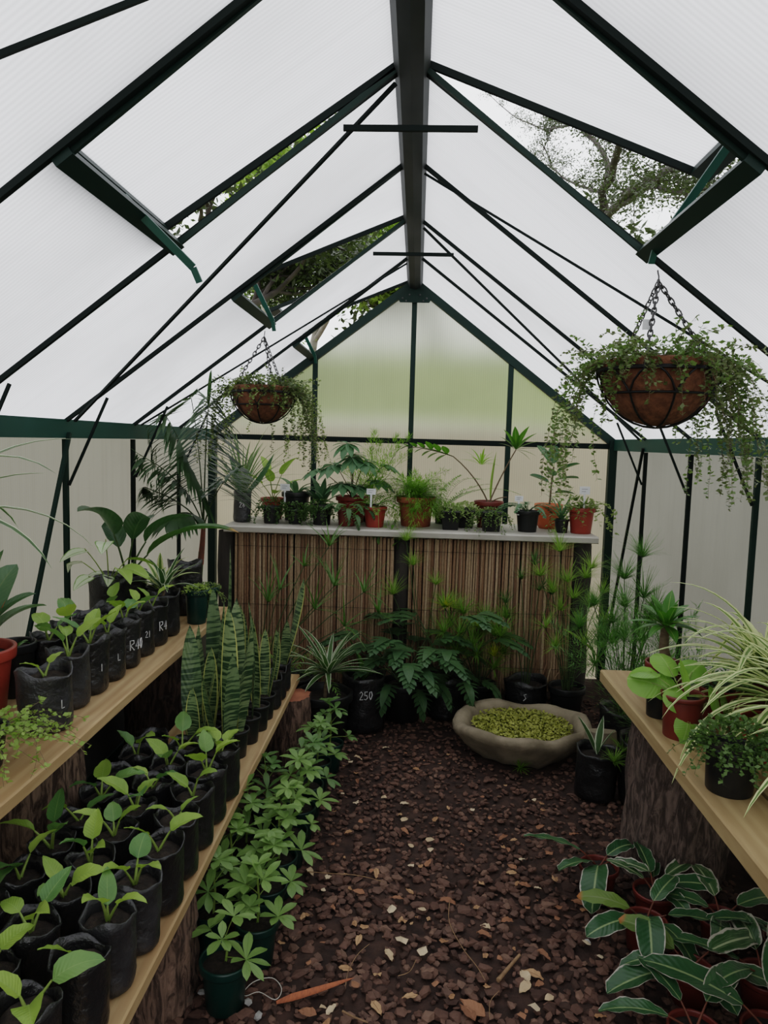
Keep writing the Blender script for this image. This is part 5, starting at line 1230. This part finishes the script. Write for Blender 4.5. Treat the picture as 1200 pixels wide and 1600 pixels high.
for x, y, ki, sc in PX:
    p = at(x, y, Z=.01); litter(p.x, p.y, ki, sc)
# orange strip of bark
p0, p1 = at(432, 1568, Z=.012), at(556, 1545, Z=.014)
mb = MB(); dv = p1-p0
blade(mb, V((0, 0, 0)), V((dv.x, dv.y, .02)), dv.length, .028, -.15, 'strap', .4, 0, 10, 4)
ORG = solid('orange_bark', srgb(168, 96, 60), srgb(136, 78, 52), rough=.7, scale=30, stretch=(6, 1, 6))
o = mb.build('bark_strip', ORG, None, True, p0); tag(o, 'long curled orange strip of bark on the path near the nearest green pot', 'bark strip')
def strand(name, pxs, rad, mat, label, cat, z=.016):
    pts = [at(x, y, Z=z) for x, y in pxs]; base = pts[0].copy(); sm_ = []
    for i in range(len(pts)-1):
        for k in range(5):
            t_ = k/5; a = pts[max(i-1, 0)]; b = pts[i]; c = pts[i+1]; d = pts[min(i+2, len(pts)-1)]
            sm_.append(.5*((2*b) + (c-a)*t_ + (2*a-5*b+4*c-d)*t_*t_ + (3*b-a-3*c+d)*t_**3) - base)
    sm_.append(pts[-1]-base)
    mb = MB(); mb.tube(sm_, rad, rad*.7, 5); o = mb.build(name, mat, None, True, base); tag(o, label, cat)
STR = solid('pale_string', (.55, .52, .47), rough=.8)
TWIG = solid('dry_twig', srgb(150, 122, 92), srgb(120, 94, 70), rough=.9, scale=40)
strand('string', [(372, 1560), (395, 1535), (425, 1528), (440, 1545), (430, 1562), (405, 1550), (385, 1556), (378, 1552)], .0013, STR, 'tangled loop of white string beside the nearest green pot', 'string')
strand('root_fibre', [(703, 1405), (702, 1440), (722, 1480), (745, 1510), (758, 1532)], .0014, TWIG, 'long thin pale root fibre curving down the middle of the path', 'twig')
strand('root_fibre', [(540, 1540), (545, 1515), (560, 1490), (577, 1475)], .0012, TWIG, 'short thin pale fibre right of the orange bark strip', 'twig')
strand('root_fibre', [(622, 1525), (640, 1518), (650, 1500)], .0012, TWIG, 'small curved fibre on the path left of the long root fibre', 'twig')
strand('root_fibre', [(765, 1590), (766, 1565), (780, 1548)], .0012, TWIG, 'pale fibre at the bottom of the picture, centre right', 'twig')
strand('twig', [(778, 1532), (795, 1512), (812, 1492)], .006, TWIG, 'thick straight brown twig lying on the path at the right', 'twig', .016)
strand('twig', [(480, 1362), (520, 1365), (560, 1368), (600, 1378)], .0018, TWIG, 'thin straight twig across the left of the path', 'twig')
strand('twig', [(535, 1580), (555, 1590), (575, 1598)], .003, TWIG, 'pale short stick at the bottom of the path', 'twig')
for x, y, s, lb in ((315, 1552, .018, 'white stone lying left of the nearest green pot'), (388, 1567, .016, 'grey stone beside the loop of white string'), (918, 1473, .012, 'pale pebble near the variegated plants'), (403, 1590, .012, 'small white pebble at the bottom left of the path')):
    mb = MB(); chip(mb, (0, 0, 0), s, random.Random(int(x))); p = at(x, y, Z=.008); o = mb.build('stone', solid('pale_stone', (.38, .37, .35), (.28, .27, .26), rough=.8, scale=40), None, False, (p.x, p.y, .012)); tag(o, lb, 'stone')
t = thing('weed_sprig', 'bright green feathery sprig on the mulch in front of the stone basin', 'plant', at(812, 1208, Z=.005)); lb = MB(); umbel(lb, V((0, 0, .02)), V((.1, -.3, 1)), 50, .06, .004, rr); lb.build('foliage', LF_fernb, t)

# ================================================================== outside: trees seen through the vents
def tree(name, label, base, height, r0, seed, lm, tm, nleaf, leafL, depth=4, spread=.6, first=.35, clus=.5, dir0=(0, 0, 1), group='trees outside the greenhouse'):
    t = thing(name, label, 'tree', base, 0, group)
    q = random.Random(seed); tr_, lf = MB(), MB(); tips = []
    def br(p, d, L, r_, dep):
        pts = [V(p)]; dd = d.normalized()
        for i in range(5):
            dd = (dd + V((q.uniform(-.22, .22), q.uniform(-.22, .22), q.uniform(-.1, .14)))).normalized(); pts.append(pts[-1] + dd*L/5)
        tr_.tube(pts, r_, r_*.62, 7 if dep > 2 else 5 if dep > 0 else 4)
        if dep <= 1: tips.extend(pts[2:])
        if dep == 0: return
        for k in range(q.choice((2, 3, 3))):
            a = q.uniform(0, 6.28); dn, s, m = frame(dd); e = spread*q.uniform(.7, 1.4)
            br(pts[q.choice((3, 4, 5, 5))], dn*math.cos(e) + (s*math.cos(a)+m*math.sin(a))*math.sin(e), L*q.uniform(.6, .82), r_*q.uniform(.5, .66), dep-1)
    br(V((0, 0, 0)), V(dir0), height*first, r0, depth)
    for i in range(nleaf):
        p = q.choice(tips) + V((q.gauss(0, 1), q.gauss(0, 1), q.gauss(0, .8)))*clus*.4
        quadleaf(lf, p, V((q.uniform(-1, 1), q.uniform(-1, 1), q.uniform(-.8, .6))), leafL*q.uniform(.6, 1.3), leafL*.42, q)
    tr_.build('trunk', tm, t); lf.build('foliage', lm, t)
LIMBS = [([(925, 420), (935, 340), (950, 280), (975, 215), (990, 150)], .085, .045), ([(935, 345), (985, 300), (1040, 270), (1110, 255)], .075, .04), ([(950, 280), (930, 220), (905, 190), (850, 180)], .05, .02), ([(975, 320), (1010, 290), (1060, 300), (1130, 290)], .045, .02), ([(940, 300), (900, 290), (860, 260), (820, 250)], .03, .012), ([(975, 215), (1010, 190), (1060, 180)], .035, .015), ([(905, 190), (850, 205), (800, 180), (760, 140)], .03, .012), ([(990, 150), (940, 90), (900, 60)], .04, .02), ([(860, 262), (850, 230), (870, 190)], .02, .01), ([(1040, 270), (1070, 310), (1120, 330)], .02, .01)]
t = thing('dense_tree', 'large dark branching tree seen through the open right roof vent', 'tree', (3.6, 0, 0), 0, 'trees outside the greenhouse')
q = random.Random(15); tr_, lf = MB(), MB(); tips = []
b0 = at(925, 420, X=3.6); t.location = (b0.x, b0.y, 0); o_ = V((b0.x, b0.y, 0))
tr_.tube([V((0, 0, 0)), V((.05, .03, b0.z*.5)), b0-o_], .14, .085, 9)
for pxs, ra, rb in LIMBS:
    pts = [at(x, y, X=3.6)-o_ for x, y in pxs]; sm_ = []
    for i in range(len(pts)-1):
        for k in range(3): sm_.append(pts[i].lerp(pts[i+1], k/3) + V((q.uniform(-.12, .12), q.uniform(-.02, .02), q.uniform(-.02, .02))))
    sm_.append(pts[-1]); tr_.tube(sm_, ra*1.25, rb*1.25, 7)
    for p in sm_[1:]:
        for k in range(5):
            d = V((q.uniform(-1, 1), q.uniform(-1, 1), q.uniform(-.4, .9))).normalized(); e = p + d*q.uniform(.25, .7)
            tr_.tube([p, p.lerp(e, .5)+V((q.uniform(-.05, .05), q.uniform(-.05, .05), .03)), e], .009, .004, 4); tips += [p.lerp(e, .6), e]
for i in range(17000):
    p = q.choice(tips) + V((q.gauss(0, 1), q.gauss(0, 1), q.gauss(0, .8)))*.11
    quadleaf(lf, p, V((q.uniform(-1, 1), q.uniform(-1, 1), q.uniform(-.8, .6))), .075*q.uniform(.6, 1.3), .032, q)
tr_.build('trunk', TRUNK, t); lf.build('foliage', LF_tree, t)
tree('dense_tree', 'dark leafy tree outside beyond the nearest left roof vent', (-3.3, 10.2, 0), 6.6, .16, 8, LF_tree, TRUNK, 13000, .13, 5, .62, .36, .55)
tree('pale_tree', 'pale-branched thin tree with light leaves far beyond the middle left vent', (-2.9, 15.2, 2.6), 5.2, .12, 12, LF_bright, TRUNK_pale, 7000, .12, 5, .55, .34, .6)
tree('bright_tree', 'tall yellow-green tree beyond the small far left vent', (-3.3, 23, 2.6), 9, .16, 14, LF_bright, TRUNK_pale, 9000, .30, 5, .6, .34, 1.2)
def shrub(label, loc, rad, n, lm, L, seed):
    t = thing('leafy_shrub', label, 'shrub', loc, 0, 'shrubs outside the greenhouse'); q = random.Random(seed); lf, st = MB(), MB()
    dome(lf, V((0, 0, rad[2]*.5)), rad, n, L, L*.5, q)
    for i in range(9): st.tube([V((0, 0, 0)), V((q.uniform(-.5, .5)*rad[0], q.uniform(-.5, .5)*rad[1], rad[2]))], .03, .008, 5)
    st.build('stem', TRUNK, t); lf.build('foliage', lm, t)
shrub('dark shrub outside the right wall', (3.3, 2.2, 0), (.9, 1.5, 1.1), 2500, LF_tree, .12, 23)
shrub('dark shrub outside the left wall', (-3.4, 1.2, 0), (.9, 1.6, 1.2), 2500, LF_tree, .12, 24)
for i, (x, y) in enumerate(((-8, 17.5), (.5, 22), (4.5, 21), (9.5, 17))):
    tree('dense_tree', ['bushy tree on the lawn bank, far left behind the gable', 'bushy tree on the lawn bank left of centre', 'bushy tree on the lawn bank right of centre', 'bushy tree on the lawn bank, far right behind the gable'][i], (x, y, 3.2), 5.5, .2, 30+i, LF_tree, TRUNK, 1800, .30, 4, .7, .30, 1.3)

# keep every leaf inside the greenhouse shell
for o in list(C.objects):
    if o.type != 'MESH' or o.parent is None or o.parent.get('kind') == 'structure' or o.parent.type != 'EMPTY': continue
    L0 = o.parent.location
    if abs(L0.x) > 1.22 or not (0 < L0.y < D) or 'category' not in o.parent or o.parent['category'] in ('bench', 'screen'): continue
    for v in o.data.vertices:
        x, y, z = v.co.x + L0.x + o.location.x, v.co.y + L0.y + o.location.y, v.co.z + L0.z + o.location.z
        nx = max(-1.185, min(1.185, x)); ny = min(D-.045, y); nz = max(.002, min(z, roofz(nx)-.05)) if o.parent['category'] != 'hanging basket' else z
        if (nx, ny, nz) != (x, y, z): v.co = (v.co.x+nx-x, v.co.y+ny-y, v.co.z+nz-z)

# ================================================================== light: bright overcast sky
wd = bpy.data.worlds.new('overcast_sky'); bpy.context.scene.world = wd; wd.use_nodes = True
nt = wd.node_tree; nt.nodes.clear(); out = nt.nodes.new('ShaderNodeOutputWorld'); bg = nt.nodes.new('ShaderNodeBackground')
tc = nt.nodes.new('ShaderNodeTexCoord'); sp = nt.nodes.new('ShaderNodeSeparateXYZ'); nt.links.new(tc.outputs['Generated'], sp.inputs[0])
f = sstep(nt, sp.outputs[2], -.1, .9)
cl = noise(nt, 2.2, 5, tc.outputs['Generated'])
col = mixc(nt, f, (.72, .74, .76), (.99, 1.0, 1.03)); col = mixc(nt, math_(nt, 'MULTIPLY', cl, .25), col, (.8, .82, .86))
nt.links.new(col, bg.inputs[0]); bg.inputs[1].default_value = SKY = 1.05
nt.links.new(bg.outputs[0], out.inputs[0])
sc = bpy.context.scene
sc.view_settings.view_transform = 'Filmic'; sc.view_settings.look = 'Medium High Contrast'; sc.view_settings.exposure = 1.2
sc.cycles.max_bounces = 8; sc.cycles.diffuse_bounces = 5; sc.cycles.transmission_bounces = 6; sc.cycles.transparent_max_bounces = 8
sc.cycles.sample_clamp_indirect = 6
